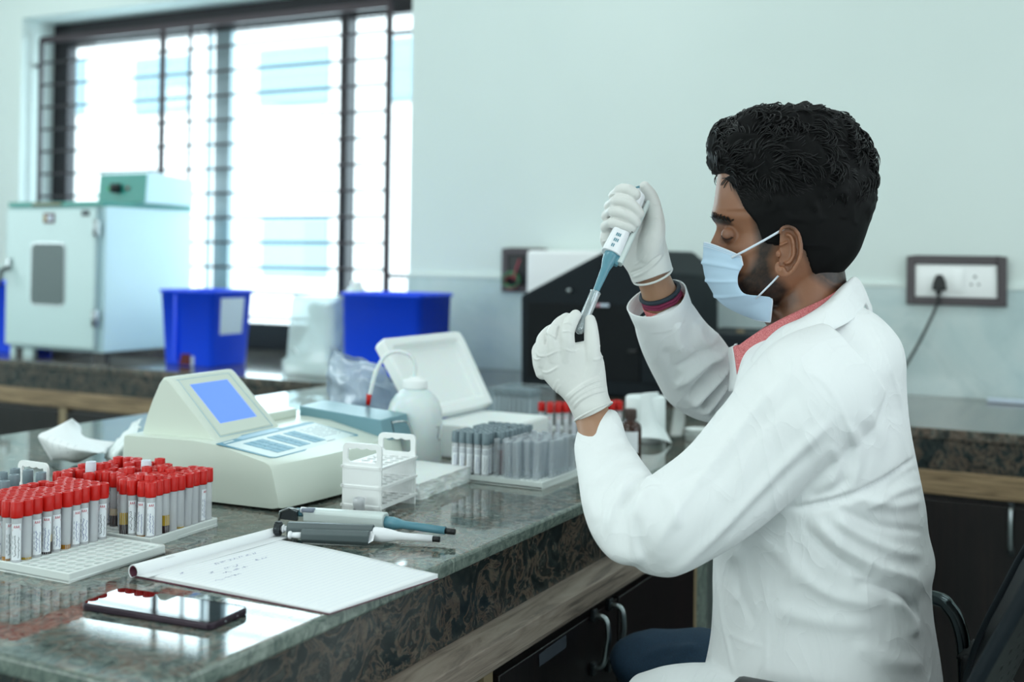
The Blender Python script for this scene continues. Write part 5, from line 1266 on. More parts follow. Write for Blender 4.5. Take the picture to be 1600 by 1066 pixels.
def inpoly(p, poly, soft=4):
    """soft membership of picture points in a polygon"""
    poly = np.array(poly, float); x, y = p[:, 0], p[:, 1]; ins = np.zeros(len(p), bool); j = len(poly) - 1
    for i in range(len(poly)):
        xi, yi, xj, yj = *poly[i], *poly[j]; ins ^= ((yi > y) != (yj > y)) & (x < (xj - xi) * (y - yi) / (yj - yi + 1e-12) + xi); j = i
    d, _, _ = segdist(p, np.vstack([poly, poly[:1]])); return np.clip(.5 + np.where(ins, 1, -1) * d / (2 * soft), 0, 1)
headsel = np.where((P[:, 1] < 560) & (P[:, 0] > 1090))[0]
tone = np.tile(np.array(lin('#93644a')[:3]), (len(co), 1)); sk2_ = np.array(lin('#a67e64')[:3]); dk = np.array(lin('#15100e')[:3])
armsel = P[:, 0] < 1085; tone[armsel] = sk2_
ph_ = P[headsel]; bd = np.zeros(len(headsel))
for poly, f, s in (([(1176, 340), (1182, 378), (1181, 400), (1168, 425), (1150, 440), (1136, 452), (1130, 480), (1165, 500), (1196, 510), (1222, 478), (1234, 452), (1222, 440), (1207, 430), (1202, 405), (1212, 384), (1216, 352)], .93, 7),
                   ([(1140, 420), (1165, 428), (1150, 445), (1140, 460)], .8, 5), ([(1196, 470), (1240, 452), (1250, 470), (1215, 515), (1196, 520)], .55, 8),  # second patch: neck stubble with under-jaw shade painted in
                   ([(1184, 343), (1160, 318), (1140, 285), (1360, 200), (1365, 400), (1345, 452), (1300, 446), (1270, 425), (1258, 400), (1252, 360), (1215, 352)], .96, 6),
                   ([(1262, 405), (1300, 438), (1345, 452), (1340, 470), (1300, 455), (1268, 432)] , .8, 7)):
    bd = np.maximum(bd, f * inpoly(ph_, poly, s))
nz_ = np.array([noise.noise(Vector(co[i]) * 420) * .5 + noise.noise(Vector(co[i]) * 150) * .4 for i in headsel]); bd = np.clip(bd * (1 + .2 * nz_) , 0, .97) * np.where(bd > .02, 1, 0)
lid = inpoly(ph_, [(1124, 358), (1146, 358), (1150, 372), (1130, 380)], 5) * .35
br = inpoly(ph_, [(1110, 333), (1124, 337), (1140, 346), (1146, 352), (1137, 353), (1122, 349), (1111, 344)], 2.2) * .93
# only the near side gets the near side's hairline in picture space; the far side mirrors through depth symmetry
bd = np.maximum(bd, br); tone[headsel] = tone[headsel] * (1 - bd[:, None]) + dk * bd[:, None]
tone[headsel] = tone[headsel] * (1 - lid[:, None]) + np.array(lin('#5d3a2c')[:3]) * lid[:, None]
color_attr(body_me, tone)
man = thing('person', 'man in white lab coat and blue face mask, pipetting into a tube with gloved hands', 'person', tuple(C(1290, 1066, 1.72)))
obj_of(body_me, 'body', 'skin', man)
# eyelashes, brow, far brow
m = MB(); 
for sgn, dx_ in ((-1, 0),):
    m.tube([C(x, y, HD + sgn * .029 - .0125 * q) for x, y, q in ((1126.8, 368, .25), (1129, 371.5, .55), (1134, 374, .85), (1141, 373.5, .99), (1146, 371, .98))], .00055, None, 5)
    for k in range(14):
        t = k / 13; x = 1127.5 + 16 * t; y = 370 + 4 * math.sin(PI * min(1, t * 1.1)) ** .8; d = HD - .029 - .0125 * min(1, .3 + t)
        m.tube([C(x, y, d - .0003), C(x - 2.5 + 1.5 * t, y + 4.5, d - .002), C(x - 5 + 3 * t, y + 7.5, d - .003)], [.0003, .00022, .0001], None, 4)
m.build('eyelashes', 'hair', man)
m = MB(); er = random.Random(2)
for side in (1, -1):
    for k in range(170):
        u = er.random(); x = 1112 + 30 * u; y = 336 + 11 * u + (er.random() - .5) * (9.5 - 5 * u)
        th = None; best = 9e9
        for q in range(16):
            tt = .05 + 1.1 * q / 15; pp = head_pt(y, tt * side); xx = proj(np.array([tuple(pp)]))[0][0]
            if abs(xx - x) < best: best = abs(xx - x); th = tt
        a = head_pt(y, th * side, .0004); b = head_pt(y - 1.5, (th + .07) * side, .0020); m.tube([a, (a + b) / 2 + (b - a).orthogonal() * .0, b], [.00045, .0004, .00015], None, 4)
m.build('eyebrows', 'hair', man)
# ---------------------------------------------------------------- hair
hy = [166, 169, 175, 185, 195, 210, 225, 240, 255, 268, 280, 300, 320, 345, 365, 385, 405, 425, 446]
HF = Spl(hy, [1226, 1200, 1172, 1146, 1130, 1113, 1107, 1106, 1109, 1115, 1118, 1120, 1118, 1118, 1122, 1122, 1120, 1116, 1116])
HB = Spl(hy, [1264, 1284, 1300, 1318, 1330, 1341, 1349, 1354, 1359, 1361.5, 1363, 1364, 1363, 1358, 1352, 1345, 1338, 1331, 1325])
HH = Spl(hy, [.016, .034, .052, .066, .074, .081, .0845, .087, .088, .0885, .0885, .0875, .086, .083, .0805, .077, .074, .069, .062])
HL = Spl([160, 262, 272, 282, 294, 310, 325, 343, 366, 380, 386, 390, 400, 415, 430, 440, 446], [900, 900, 1112, 1128, 1141, 1149, 1156, 1170, 1178, 1186, 1215, 1250, 1258, 1270, 1290, 1318, 1345])
def sm(x): x = max(0, min(1, x)); return x * x * (3 - 2 * x)
def hair_pt(t, th, jit=True):
    f, b, w = HF(t), HB(t), HH(t); cx, a = (f + b) / 2, (b - f) / 2 / PM; c, s = math.cos(th), math.sin(th); e = 2 / 2.3
    X = math.copysign(abs(c) ** e, c) * a; Y = math.copysign(abs(s) ** e, s) * w
    o = C(cx, t, HD) - RT * X - FW * Y
    px = cx - X * PM
    fx, bx_, w2 = XF(max(t, 184)), XB(max(t, 184)), HW(max(t, 184)); c2, a2 = (fx + bx_) / 2, (bx_ - fx) / 2 / PM
    inn = C(c2, max(t, 192), HD) - RT * (math.copysign(abs(c) ** e, c) * (a2 - .016)) - FW * (math.copysign(abs(s) ** e, s) * (w2 - .016))
    d = px - HL(t); k = sm((d + 11) / 8); th_ = .26 + .74 * sm((d + 4) / 36) if t > 268 else 1
    if t > 385: th_ *= 1 - .55 * sm((t - 385) / 55)
    skinp = C(c2, t, HD) - RT * (math.copysign(abs(c) ** e, c) * a2) - FW * (math.copysign(abs(s) ** e, s) * w2) if t > 195 else inn
    q = skinp.lerp(o, th_)
    if jit:
        v = q * 30; n1 = noise.noise(v + Vector((3, 1, 0))); n2 = noise.noise(q * 75); n3 = 1 - abs(noise.noise(Vector((q.x * 45, q.y * 45, q.z * 26)))) * 2.4
        top = sm((395 - t) / 110); q = q + (q - C(1235, 300, HD)).normalized() * max(-.0022 * th_, (n1 * .0065 + n2 * .0030 + n3 * .0055) * top * th_ - .0035)
    return inn.lerp(q, k), k
m = MB(); rows = []
for i in range(130):
    t = 166 + 282 * (i / 129) ** 1.1; rows.append([hair_pt(t, 2 * PI * k / 180)[0] for k in range(180)])
m.grid(rows, None, True, wrap=True); m.add([sum(rows[0], Vector()) / 180], []); 
i0 = len(m.v) - 1
for k in range(180): m.f.append([i0, k, (k + 1) % 180]); m.mi.append(0); m.sm.append(True)
hr = m.build('hair', 'hair_base', man)
# locks on top of the cap
m = MB(); hrn = random.Random(9)
cen = C(1235, 300, HD)
def hp(t, th): return hair_pt(min(440, max(167, t)), th)[0]
for k in range(8000):
    t = 168 + 262 * hrn.random() ** .8; th = hrn.uniform(-PI, PI)
    p, kk = hair_pt(t, th)
    if kk < .9: continue
    long_ = sm((330 - t) / 90); L = .008 + .026 * long_; n = 7; out = (p - cen).normalized()
    # flow: up and back on the front and top, down on the sides
    back = RT; 
    up_ = Vector((0, 0, 1)); fl = (back * (.9 * long_ + .25) + up_ * (.5 * max(0, math.cos(th)) * long_ - .9 * (1 - long_)) + Vector((hrn.uniform(-.5, .5), hrn.uniform(-.5, .5), hrn.uniform(-.5, .5))) * (.35 + .35 * long_))
    wav = noise.noise(p * 24 + Vector((5, 5, 5))) * 3.4; fl = fl + up_.cross(out) * wav * .5
    fl = (fl - out * fl.dot(out)); fl = fl.normalized() if fl.length > .01 else up_
    sd_ = out.cross(fl); cur = (noise.noise(p * 34 + Vector((1, 7, 3))) * 2.2 + hrn.uniform(-.25, .25)) * long_; pts = []; q = p - out * .0015; d = fl.copy()
    for j in range(n):
        pts.append(q + out * (.0036 * long_ * math.sin(PI * j / (n - 1)))); ang_ = cur * .5; d = (d * math.cos(ang_) + sd_ * math.sin(ang_)).normalized(); sd_ = out.cross(d); q = q + d * L / n + out * (.0002 - .0016 * (j / n) * (L / .03))
    r = .00105 * (.4 + .6 * long_); m.tube(pts, [r * .6, r, r, r, r * .85, r * .6, r * .15], None, 4)
m.build('hair_locks', 'hair', man)
# ---------------------------------------------------------------- face mask
MF = [(1101, 379), (1100.5, 388), (1100, 400), (1101, 418), (1104, 434), (1110, 448), (1118, 462), (1129, 475), (1143, 484), (1160, 492), (1178, 499)]
ME = [(1145, 400), (1146, 406), (1147, 414), (1142, 424), (1140, 434), (1142, 446), (1152, 457), (1176, 460), (1192, 464), (1193, 481), (1192, 500)]
ML = [.062, .063, .064, .063, .062, .061, .060, .060, .058, .054, .050]
NI = 90; fs_ = catmull(MF, 9); es_ = catmull(ME, 9); ls_ = catmull([(v,) for v in ML], 9); rows = []
for i in range(len(fs_)):
    fx, fy = fs_[i]; ex_, ey = es_[i]; L = ls_[i][0]; r = []
    pl_ = 0
    for (q, w) in ((24, 2.4), (40, 2.4), (56, 2.4)): pl_ += (.0030 if q > i else 0) * 0 + .0034 * math.exp(-((i - q) / w) ** 2) * (1 if i <= q else .3)
    for k in range(-NI // 2, NI // 2 + 1):
        u = k / (NI / 2); a = abs(u); ang_ = a * PI / 2
        prof_ = (1 - math.cos(ang_)) ** .86                   # forward position from the front line to the side edge
        lat = L * math.sin(ang_) ** .80
        if i < 24: lat *= 1 - .18 * (1 - i / 24) * (1 - a)
        x = fx + (ex_ - fx) * prof_; y = fy + (ey - fy) * prof_
        bump_ = pl_ * (1 - .6 * a) + .0005 * noise.noise(Vector((i * .12, u * 3, 0)))
        p = C(x, y, HD) - FW * lat * (1 if u > 0 else -1); ctr = C(ex_ + 10, (fy + ey) / 2, HD); p += (p - ctr).normalized() * bump_; r.append(p)
    rows.append(r)
m = MB(); m.grid(rows); mk = m.build('face_mask', 'mask', man, solid=.0011)
SE = []                                                     # stitched edges
def seam(p, r, n_): SE.append(([Vector(q) for q in p], r, n_))
for a_, b_ in ((0, 0), (0, 3)):
    pass
for rr_ in (1, 4, 7): seam([p + (p - C(1180, 440, HD)).normalized() * .0008 for p in rows[rr_]], .0005, 4)
seam([r[-1] for r in rows[:19]], .0011, 6); seam([r[-1] for r in rows[72:]], .0011, 6); seam([r[-3] for r in rows[74:]], .0006, 5); seam([r[-5] for r in rows[74:]], .0006, 5); seam(rows[-1], .0010, 6); seam(rows[0], .0012, 6)
for p_, r_, n_ in SE: e_ = MB().tube(p_, r_, None, n_).build('mask_seam', 'mask_edge'); e_.parent = mk
dn = HD - .064
e_ = MB().tube([C(1143, 403, dn + .001), C(1165, 391.5, dn - .008), C(1195, 375, dn - .015), C(1219, 361, dn - .021), C(1226, 357, dn - .018)], .0017, None, 8).build('ear_loop', 'mask_edge'); e_.parent = mk
e_ = MB().tube([C(1181, 467, dn + .004), C(1192, 456, dn - .006), C(1207, 441, dn - .013), C(1219, 428, dn - .018), C(1224, 424, dn - .010)], .0014, None, 8).build('ear_loop', 'mask_edge'); e_.parent = mk

# ---------------------------------------------------------------- lab coat
def hsec(y, xl, xr, b, d=1.72, e=2.3):
    pm = FPX / d; w = (xr - xl) / 2 / pm; a = math.sqrt(max(.0004, w * w - (.462 * b) ** 2)) / .887 * (1 if e < 2.1 else .955)
    return (C((xl + xr) / 2, y, d), Vector((a, 0, 0)), Vector((0, b, 0)), e)
m = MB()
loft(m, [hsec(476, 1268, 1345, .045, e=2), hsec(490, 1240, 1366, .058, e=2), hsec(507, 1210, 1384, .074), hsec(532, 1182, 1406, .106), hsec(562, 1156, 1421, .150), hsec(602, 1138, 1431, .192), hsec(650, 1126, 1438, .210), hsec(720, 1114, 1445, .208), hsec(790, 1108, 1453, .20), hsec(830, 1108, 1457, .197), hsec(872, 1108, 1466, .196), hsec(906, 1108, 1461, .194),
         hsec(945, 1109, 1462, .196), hsec(1000, 1105, 1469, .205), hsec(1066, 1088, 1480, .215), hsec(1130, 1060, 1484, .225), hsec(1190, 1040, 1470, .235)], 72, 7)
def psec(px, py, d, dirpx, hw, hd=None):
    """section across a limb: dirpx = direction of the limb in the picture, hw half width in rows"""
    dx, dy = dirpx; L = math.hypot(dx, dy); nx, ny = -dy / L, dx / L; r = hw / FPX * d
    return (C(px, py, d), (RT * nx + DN * ny) * r, FW * (hd if hd else r * .92))
loft(m, [psec(1335, 560, 1.62, (-1, .8), 72), psec(1290, 598, 1.585, (-1, .9), 96), psec(1242, 644, 1.565, (-1, 1), 97), psec(1193, 698, 1.55, (-1, 1), 88), psec(1124, 766, 1.53, (-1, 1), 82), psec(1060, 812, 1.515, (-1, .8), 78), psec(1022, 836, 1.51, (-1, .5), 70), psec(990, 848, 1.51, (-1, .3), 48), psec(975, 852, 1.51, (-1, .3), 18)], 48, 6)
loft(m, [psec(1030, 872, 1.51, (-.5, -1), 28), psec(1012, 850, 1.51, (-.5, -1), 60), psec(990, 815, 1.53, (-.45, -1), 67), psec(970, 775, 1.555, (-.35, -1), 62), psec(953, 730, 1.59, (-.25, -1), 51), psec(939, 694, 1.625, (-.2, -1), 42), psec(936, 673, 1.640, (-.35, -1), 38), psec(936, 660, 1.648, (-.3, -1), 33), psec(939, 648, 1.655, (-.2, -1), 26), psec(940, 642, 1.656, (-.2, -1), 16)], 44, 6)
# right sleeve
loft(m, [psec(1345, 585, 1.88, (-1, .1), 70), psec(1300, 590, 1.89, (-1, .1), 84), psec(1225, 600, 1.92, (-1, .2), 80), psec(1160, 612, 1.94, (-1, .2), 66), psec(1122, 620, 1.945, (-1, .2), 40)], 40, 6)
loft(m, [psec(1132, 650, 1.945, (-.6, -1), 22), psec(1118, 626, 1.94, (-.6, -1), 48), psec(1098, 596, 1.92, (-.6, -1), 61), psec(1075, 560, 1.89, (-.55, -1), 60), psec(1055, 528, 1.86, (-.5, -1), 55), psec(1040, 500, 1.835, (-.45, -1), 50), psec(1033, 486, 1.825, (-.45, -1), 46)], 40, 6)
# skirt of the coat over the near thigh
loft(m, [(Vector((-.36, 1.60, .60)), Vector((0, .12, 0)), Vector((0, 0, .13))), (Vector((-.46, 1.59, .60)), Vector((0, .115, 0)), Vector((0, 0, .12))), (Vector((-.56, 1.58, .60)), Vector((0, .10, 0)), Vector((0, 0, .105))), (Vector((-.62, 1.58, .59)), Vector((0, .09, 0)), Vector((0, 0, .09)))], 36, 6)
coat_me = fuse(m, .0027, 16, .5)
noisefold(coat_me, .0040, 8, 4, (1, 1, .8)); noisefold(coat_me, .0012, 22, 1, (1, 1, .6), False)
A = 'step'
folds(coat_me, [
    # armhole seam and yoke
    ([(1245, 572), (1280, 592), (1306, 622), (1322, 660), (1334, 700), (1338, 740)], 3.0, .0022),
    # long sleeve seam and pressed edge
    ([(1318, 640), (1262, 690), (1205, 745), (1140, 815), (1085, 868), (1040, 900), (1000, 902)], 9, .0050), ([(1300, 680), (1240, 735), (1180, 792), (1120, 852), (1070, 888)], 9, -.0040),
    ([(1245, 575), (1190, 630), (1140, 690), (1085, 760), (1040, 830), (1015, 890)], 8, .0035), ([(1262, 590), (1200, 655), (1140, 725), (1100, 780)], 10, -.0025),
    # under the armpit
    ([(1225, 793), (1265, 790), (1310, 780), (1370, 756), (1420, 722), (1445, 700)], 7, -.012, 'step'), ([(1335, 745), (1300, 768), (1262, 782)], 9, -.005),
    ([(1326, 655), (1340, 700), (1335, 745), (1315, 772)], 9, .0045), ([(1300, 690), (1308, 730), (1292, 768)], 8, .0035), ([(1350, 640), (1385, 690), (1405, 750)], 12, .003),
    # back drapes
    ([(1262, 800), (1310, 850), (1370, 885), (1425, 905), (1440, 930)], 10, .0085), ([(1290, 800), (1345, 838), (1400, 862), (1450, 870)], 9, .0070), ([(1250, 815), (1300, 868), (1360, 905), (1415, 930), (1436, 965)], 6, -.0065), ([(1300, 790), (1370, 820), (1450, 832)], 6, -.0045),
    ([(1225, 820), (1240, 880), (1290, 925), (1380, 950)], 11, .0050), ([(1320, 770), (1390, 790), (1450, 780)], 9, .0055), ([(1380, 770), (1420, 740), (1448, 730)], 6, -.0045), ([(1340, 800), (1400, 770), (1450, 755)], 7, .0045),
    ([(1330, 905), (1385, 920), (1425, 940), (1438, 975)], 8, -.0080, 'step'), ([(1390, 930), (1420, 960), (1430, 1000)], 9, .005),
    ([(1345, 480), (1385, 560), (1415, 660), (1425, 760)], 3, .0022), ([(1200, 950), (1280, 970), (1370, 980)], 14, .004), ([(1330, 1000), (1380, 1030), (1450, 1040)], 14, .004),
    # front edge and pocket
    ([(1120, 890), (1128, 960), (1150, 1066)], 3, .0030), ([(1200, 880), (1198, 960), (1199, 1066)], 2.2, .0016), ([(1128, 985), (1165, 1003), (1198, 1012)], 2.5, .0018), ([(1196, 1015), (1197, 1066)], 2.5, .0016, 'full'),
    ([(1150, 850), (1165, 900), (1150, 950)], 10, .005), ([(1180, 840), (1220, 870), (1245, 920)], 10, .004), ([(1140, 870), (1160, 930), (1180, 980)], 6, -.003),
    # elbow crook
    ([(1040, 757), (1018, 762), (1000, 782), (990, 825), (992, 868)], 7, .0055), ([(1038, 754), (1005, 750), (975, 765), (955, 805), (950, 840)], 7, .0050), ([(1038, 757), (1010, 757), (985, 772), (970, 800)], 5, -.0060),
    ([(1022, 742), (985, 733), (948, 742), (925, 765)], 8, .0040), ([(1000, 712), (965, 709), (928, 722)], 8, .0032), ([(985, 690), (958, 686), (930, 696)], 7, .0022),
    ([(1040, 757), (1070, 748), (1105, 728)], 8, -.0030), ([(1036, 764), (1050, 790), (1062, 830)], 8, .0030), ([(998, 800), (1003, 850), (1018, 885)], 7, -.0030), ([(930, 740), (922, 780), (935, 820)], 9, .0030),
])
folds(coat_me, [    # gathers of the raised sleeve, running out from the front of the shoulder
    ([(1146, 556), (1126, 584), (1098, 614), (1080, 640)], 5, 0.0159), ([(1150, 562), (1134, 594), (1112, 626), (1096, 652)], 4.5, 0.0174), ([(1152, 572), (1142, 600), (1124, 632), (1110, 654)], 4.5, 0.0145),
    ([(1148, 559), (1130, 589), (1105, 620), (1088, 646)], 3.2, -0.0232), ([(1151, 566), (1138, 597), (1118, 629), (1103, 654)], 3.2, -0.0232), ([(1145, 553), (1118, 576), (1090, 604), (1068, 628)], 4.5, -0.0145),
    ([(1140, 546), (1108, 562), (1078, 588), (1052, 610)], 7, 0.0116), ([(1134, 536), (1104, 546), (1076, 566), (1050, 580)], 6, -0.0072), ([(1090, 496), (1094, 528), (1112, 548)], 8, 0.0080), ([(1118, 516), (1112, 545), (1126, 568)], 7, 0.0080), ([(1040, 540), (1052, 580), (1075, 610)], 9, -0.0043), ([(1062, 500), (1060, 530), (1072, 556)], 8, 0.0051),
], .25, (1.76, 2.2))
relax(coat_me, 3)
coat = obj_of(coat_me, 'lab_coat', 'coat', man)
# turned cuffs (open tubes)
def cuff(px, py, d, dr, hw, L, flare=1.0, name='cuff', hd=None, tilt=0):
    dx, dy = dr; Ln = math.hypot(dx, dy); ax = (RT * dx + DN * dy) / Ln + FW * tilt; ax.normalize(); nx = (RT * (-dy) + DN * dx) / Ln; nx = (nx - ax * nx.dot(ax)).normalized(); r = hw / FPX * d; c = C(px, py, d); bz = ax.cross(nx); rows = []
    for z, f in ((0, 1.0), (L * .5, 1 + .5 * (flare - 1)), (L, flare), (L + .0008, flare - .02), (L, flare - .05), (L * .5, .93 + .5 * (flare - 1)), (.0, .9)):
        rows.append([c + ax * z + nx * math.cos(2 * PI * k / 48) * r * f + bz * math.sin(2 * PI * k / 48) * (hd or r * .9) * f + ax * (.0025 * math.sin(4 * PI * k / 48 + 1)) for k in range(48)])
    m = MB(); m.grid(rows, None, True, wrap=True); return m
c2 = cuff(1036, 492, 1.83, (-.46, -1), 48, .032, 1.02, tilt=-.55); o_ = c2.build('cuff', 'coat'); o_.parent = coat; o_.matrix_parent_inverse = wm(coat).inverted()
def band(rows_px, th, mat, name, parent, n=5, conv=None, smooth=True):
    """strip of cloth: rows of (x, y, d)"""
    R_ = [[C(*p) for p in r] for r in rows_px]; R_ = [cm(r, 8) for r in R_]; R_ = [list(c) for c in zip(*[cm(list(col), n) for col in zip(*R_)])]
    m = MB(); m.grid(R_); o = m.build(name, mat, None, solid=th); o.parent = parent; o.matrix_parent_inverse = wm(parent).inverted(); return o
# coat collar: near side from nape to lapel; fold line, outer edge
col_top = [(1345, 470, 1.795), (1333, 440, 1.75), (1318, 446, 1.705), (1290, 474, 1.672), (1255, 497, 1.655), (1222, 512, 1.650), (1198, 532, 1.652), (1176, 560, 1.655), (1160, 600, 1.66)]
col_fold = [(1358, 474, 1.7988), (1340, 436, 1.7538), (1326, 446, 1.696), (1300, 476, 1.656), (1262, 500, 1.636), (1230, 514, 1.632), (1205, 535, 1.636), (1180, 562, 1.6438), (1162, 604, 1.6508)]
col_mid = [(1362, 486, 1.792), (1350, 456, 1.752), (1340, 470, 1.69), (1314, 498, 1.64), (1278, 516, 1.618), (1245, 528, 1.612), (1216, 545, 1.618), (1188, 568, 1.635), (1164, 608, 1.647)]
col_out = [(1360, 500, 1.7908), (1352, 476, 1.7408), (1342, 492, 1.676), (1318, 508, 1.636), (1284, 522, 1.622), (1252, 535, 1.618), (1222, 552, 1.62), (1190, 576, 1.6368), (1166, 612, 1.6478)]
cl_ = band([col_top, col_fold, col_mid, col_out], .003, 'coat', 'collar', coat)
# coral shirt: collar and placket in the neck opening
sh = bpy.data.objects.new('shirt', None); COL.objects.link(sh); sh.parent = man; sh.matrix_parent_inverse = wm(man).inverted()
s_top = [(1330, 445, 1.762), (1312, 452, 1.704), (1286, 468, 1.690), (1252, 484, 1.683), (1215, 502, 1.684), (1180, 522, 1.700), (1153, 541, 1.722)]
s_mid = [(1332, 460, 1.765), (1320, 468, 1.705), (1292, 486, 1.680), (1258, 504, 1.668), (1222, 522, 1.668), (1188, 541, 1.690), (1160, 556, 1.716)]
s_low = [(1330, 475, 1.765), (1318, 492, 1.71), (1295, 512, 1.682), (1262, 528, 1.668), (1232, 545, 1.668), (1200, 562, 1.690), (1168, 578, 1.716)]
c_ = band([s_top, s_mid, s_low], .0022, 'shirt', 'shirt_collar', sh)
f1_ = [[(1146, 543, 1.735), (1152, 540, 1.728), (1185, 535, 1.712)], [(1149, 560, 1.728), (1156, 556, 1.716), (1200, 560, 1.700)], [(1152, 585, 1.72), (1160, 590, 1.71), (1205, 600, 1.69)]]
band(f1_, .002, 'shirt', 'placket', sh)
# far side of the collar
band([[(1330, 445, 1.762), (1300, 452, 1.80), (1250, 476, 1.815), (1200, 508, 1.80), (1156, 540, 1.745)], [(1332, 475, 1.765), (1305, 495, 1.82), (1255, 520, 1.835), (1205, 545, 1.82), (1150, 570, 1.77)]], .002, 'shirt', 'shirt_collar', sh)
band([[(1150, 537, 1.80), (1146, 541, 1.775), (1140, 543, 1.80)], [(1153, 554, 1.79), (1149, 556, 1.765), (1140, 556, 1.81)], [(1158, 576, 1.78), (1153, 580, 1.755), (1142, 578, 1.82)], [(1160, 610, 1.77), (1155, 612, 1.75), (1140, 612, 1.82)]], .004, 'coat', 'lapel', coat)
# wrist bands and shirt cuff in the raised sleeve
def ringband(px, py, d, dr, hw, r, mat, name, parent, tilt=0, n=40, wob=0, hd=None):
    dx, dy = dr; L = math.hypot(dx, dy); ax = ((RT * dx + DN * dy) / L + FW * tilt).normalized(); nx = (RT * (-dy) + DN * dx) / L; nx = (nx - ax * nx.dot(ax)).normalized(); bz = ax.cross(nx); R_ = hw / FPX * d; c = C(px, py, d)
    pts = [c + nx * math.cos(2 * PI * k / n) * R_ + bz * math.sin(2 * PI * k / n) * (hd or R_ * .88) + ax * wob * math.sin(2 * PI * k / n * 7) for k in range(n)]
    m = MB(); m.tube(pts, r, None, 8, closed=True); o = m.build(name, mat); o.parent = parent; o.matrix_parent_inverse = wm(parent).inverted(); return o
ringband(1031, 457, 1.812, (-.42, -1), 31, .0036, 'band_dark', 'bracelet', man, -.5)
ringband(1033, 463, 1.815, (-.42, -1), 30, .0030, 'band_maroon', 'bracelet', man, -.5, wob=.0006); ringband(1034.5, 467, 1.817, (-.42, -1), 30.5, .0026, 'band_maroon', 'bracelet', man, -.5, wob=.0008)
c3 = cuff(1041, 484, 1.826, (-.42, -1), 33, .014, 1.03, tilt=-.5); o_ = c3.build('shirt_cuff', 'shirt'); o_.parent = sh; o_.matrix_parent_inverse = wm(sh).inverted()
# ---------------------------------------------------------------- legs
m = MB()
def limb(pts, n=30): 
    chain(m, pts, n, 5, 1.0, (0, 0, 1))
limb([(Vector((-.34, 1.88, .565)), .095), (Vector((-.50, 1.885, .575)), .086), (Vector((-.65, 1.885, .583)), .077), (Vector((-.715, 1.885, .572)), .069), (Vector((-.725, 1.885, .44)), .058), (Vector((-.69, 1.885, .25)), .050), (Vector((-.67, 1.885, .13)), .044)])
limb([(Vector((-.34, 1.60, .565)), .095), (Vector((-.50, 1.58, .57)), .085), (Vector((-.64, 1.57, .575)), .074), (Vector((-.69, 1.57, .56)), .066), (Vector((-.70, 1.57, .44)), .058), (Vector((-.67, 1.57, .25)), .050), (Vector((-.64, 1.57, .13)), .044)])
ball(m, (-.33, 1.74, .60), .16, 24, (.9, 1.15, .6))
jm = fuse(m, .006, 6); noisefold(jm, .006, 14, 2); folds(jm, [([(1000, 1030), (1040, 1015), (1100, 1012)], 6, .003), ([(1090, 1006), (1060, 1025), (1030, 1050)], 8, .003)])
obj_of(jm, 'jeans', 'jeans', man)
for Y_, X_ in ((1.885, -.69), (1.57, -.66)):
    m = MB(); loft(m, [(Vector((X_ + .06, Y_, .055)), Vector((0, .034, 0)), Vector((0, 0, .045))), (Vector((X_, Y_, .06)), Vector((0, .040, 0)), Vector((0, 0, .055))), (Vector((X_ - .08, Y_, .045)), Vector((0, .044, 0)), Vector((0, 0, .042))), (Vector((X_ - .16, Y_, .034)), Vector((0, .040, 0)), Vector((0, 0, .030))), (Vector((X_ - .20, Y_, .026)), Vector((0, .022, 0)), Vector((0, 0, .018)))], 24, 5); m.build('shoe', 'black_plastic', man)
# ---------------------------------------------------------------- gloves
GV = .0013
def P2(l): return [(C(x, y, d), r) for x, y, d, r in l]
m = MB()   # left hand: back of the hand towards the camera
D0 = 1.655
loft(m, [psec(927, 643, D0, (-.5, -1), 32, .0265), psec(922, 631, D0, (-.45, -1), 32, .0255), psec(915, 614, D0 + .002, (-.32, -1), 35, .022), psec(903, 590, D0 + .004, (-.35, -1), 45, .018), psec(893, 570, D0 + .005, (-.32, -1), 50, .0165), psec(886, 552, D0 + .006, (-.25, -1), 47, .0155), psec(880, 540, D0 + .008, (-.2, -1), 38, .012)], 44, 5)
chain(m, P2([(884, 562, D0 - .001, .0115), (886, 538, D0 - .003, .0112), (886, 520, D0 - .001, .0108), (892, 504, D0 + .006, .0098), (899.5, 493, D0 + .012, .0084)]), 18, 4, .95)       # index
chain(m, P2([(866, 562, D0 + .001, .0112), (865.5, 540, D0 - .000, .0108), (864, 523, D0 + .003, .0102), (874, 507, D0 + .012, .0096), (886, 498, D0 + .022, .0088)]), 18, 4, .95)       # middle
chain(m, P2([(850, 568, D0 + .006, .0105), (848, 548, D0 + .004, .0100), (848, 531, D0 + .010, .0092), (859, 518, D0 + .026, .0086), (874, 512, D0 + .038, .0080)]), 18, 4, .95)       # ring
chain(m, P2([(848, 582, D0 + .010, .0105), (841.5, 562, D0 + .012, .0094), (841, 545, D0 + .020, .0086), (851, 536, D0 + .036, .0080), (864, 536, D0 + .044, .0074)]), 18, 4, .95)      # little
chain(m, P2([(915, 598, D0 + .000, .0175), (924, 572, D0 - .000, .0145), (925, 550, D0 - .002, .0118), (924.5, 528, D0 + .003, .0108), (923, 508, D0 + .010, .0092), (922, 500, D0 + .012, .0078)]), 20, 4, .95)  # thumb
loft(m, [psec(905, 585, D0 + .004, (0, -1), 40, .013), psec(905, 562, D0 + .004, (0, -1), 34, .011), psec(903, 548, D0 + .005, (0, -1), 24, .008), psec(901, 543, D0 + .006, (0, -1), 10, .004)], 30, 4)
lg = fuse(m, GV, 5, .5)
st = []
for k in range(9):          # wrist gathers
    t = k / 8; st.append(([(880 + 14 * t, 627 + 17 * t - 2), (898 + 8 * t, 609 + 18 * t), (922 + 4 * t, 594 + 22 * t), (948 + 3 * t, 586 + 24 * t)], 1.15 + .3 * (k % 2), .0019 + .0005 * (k % 3)))
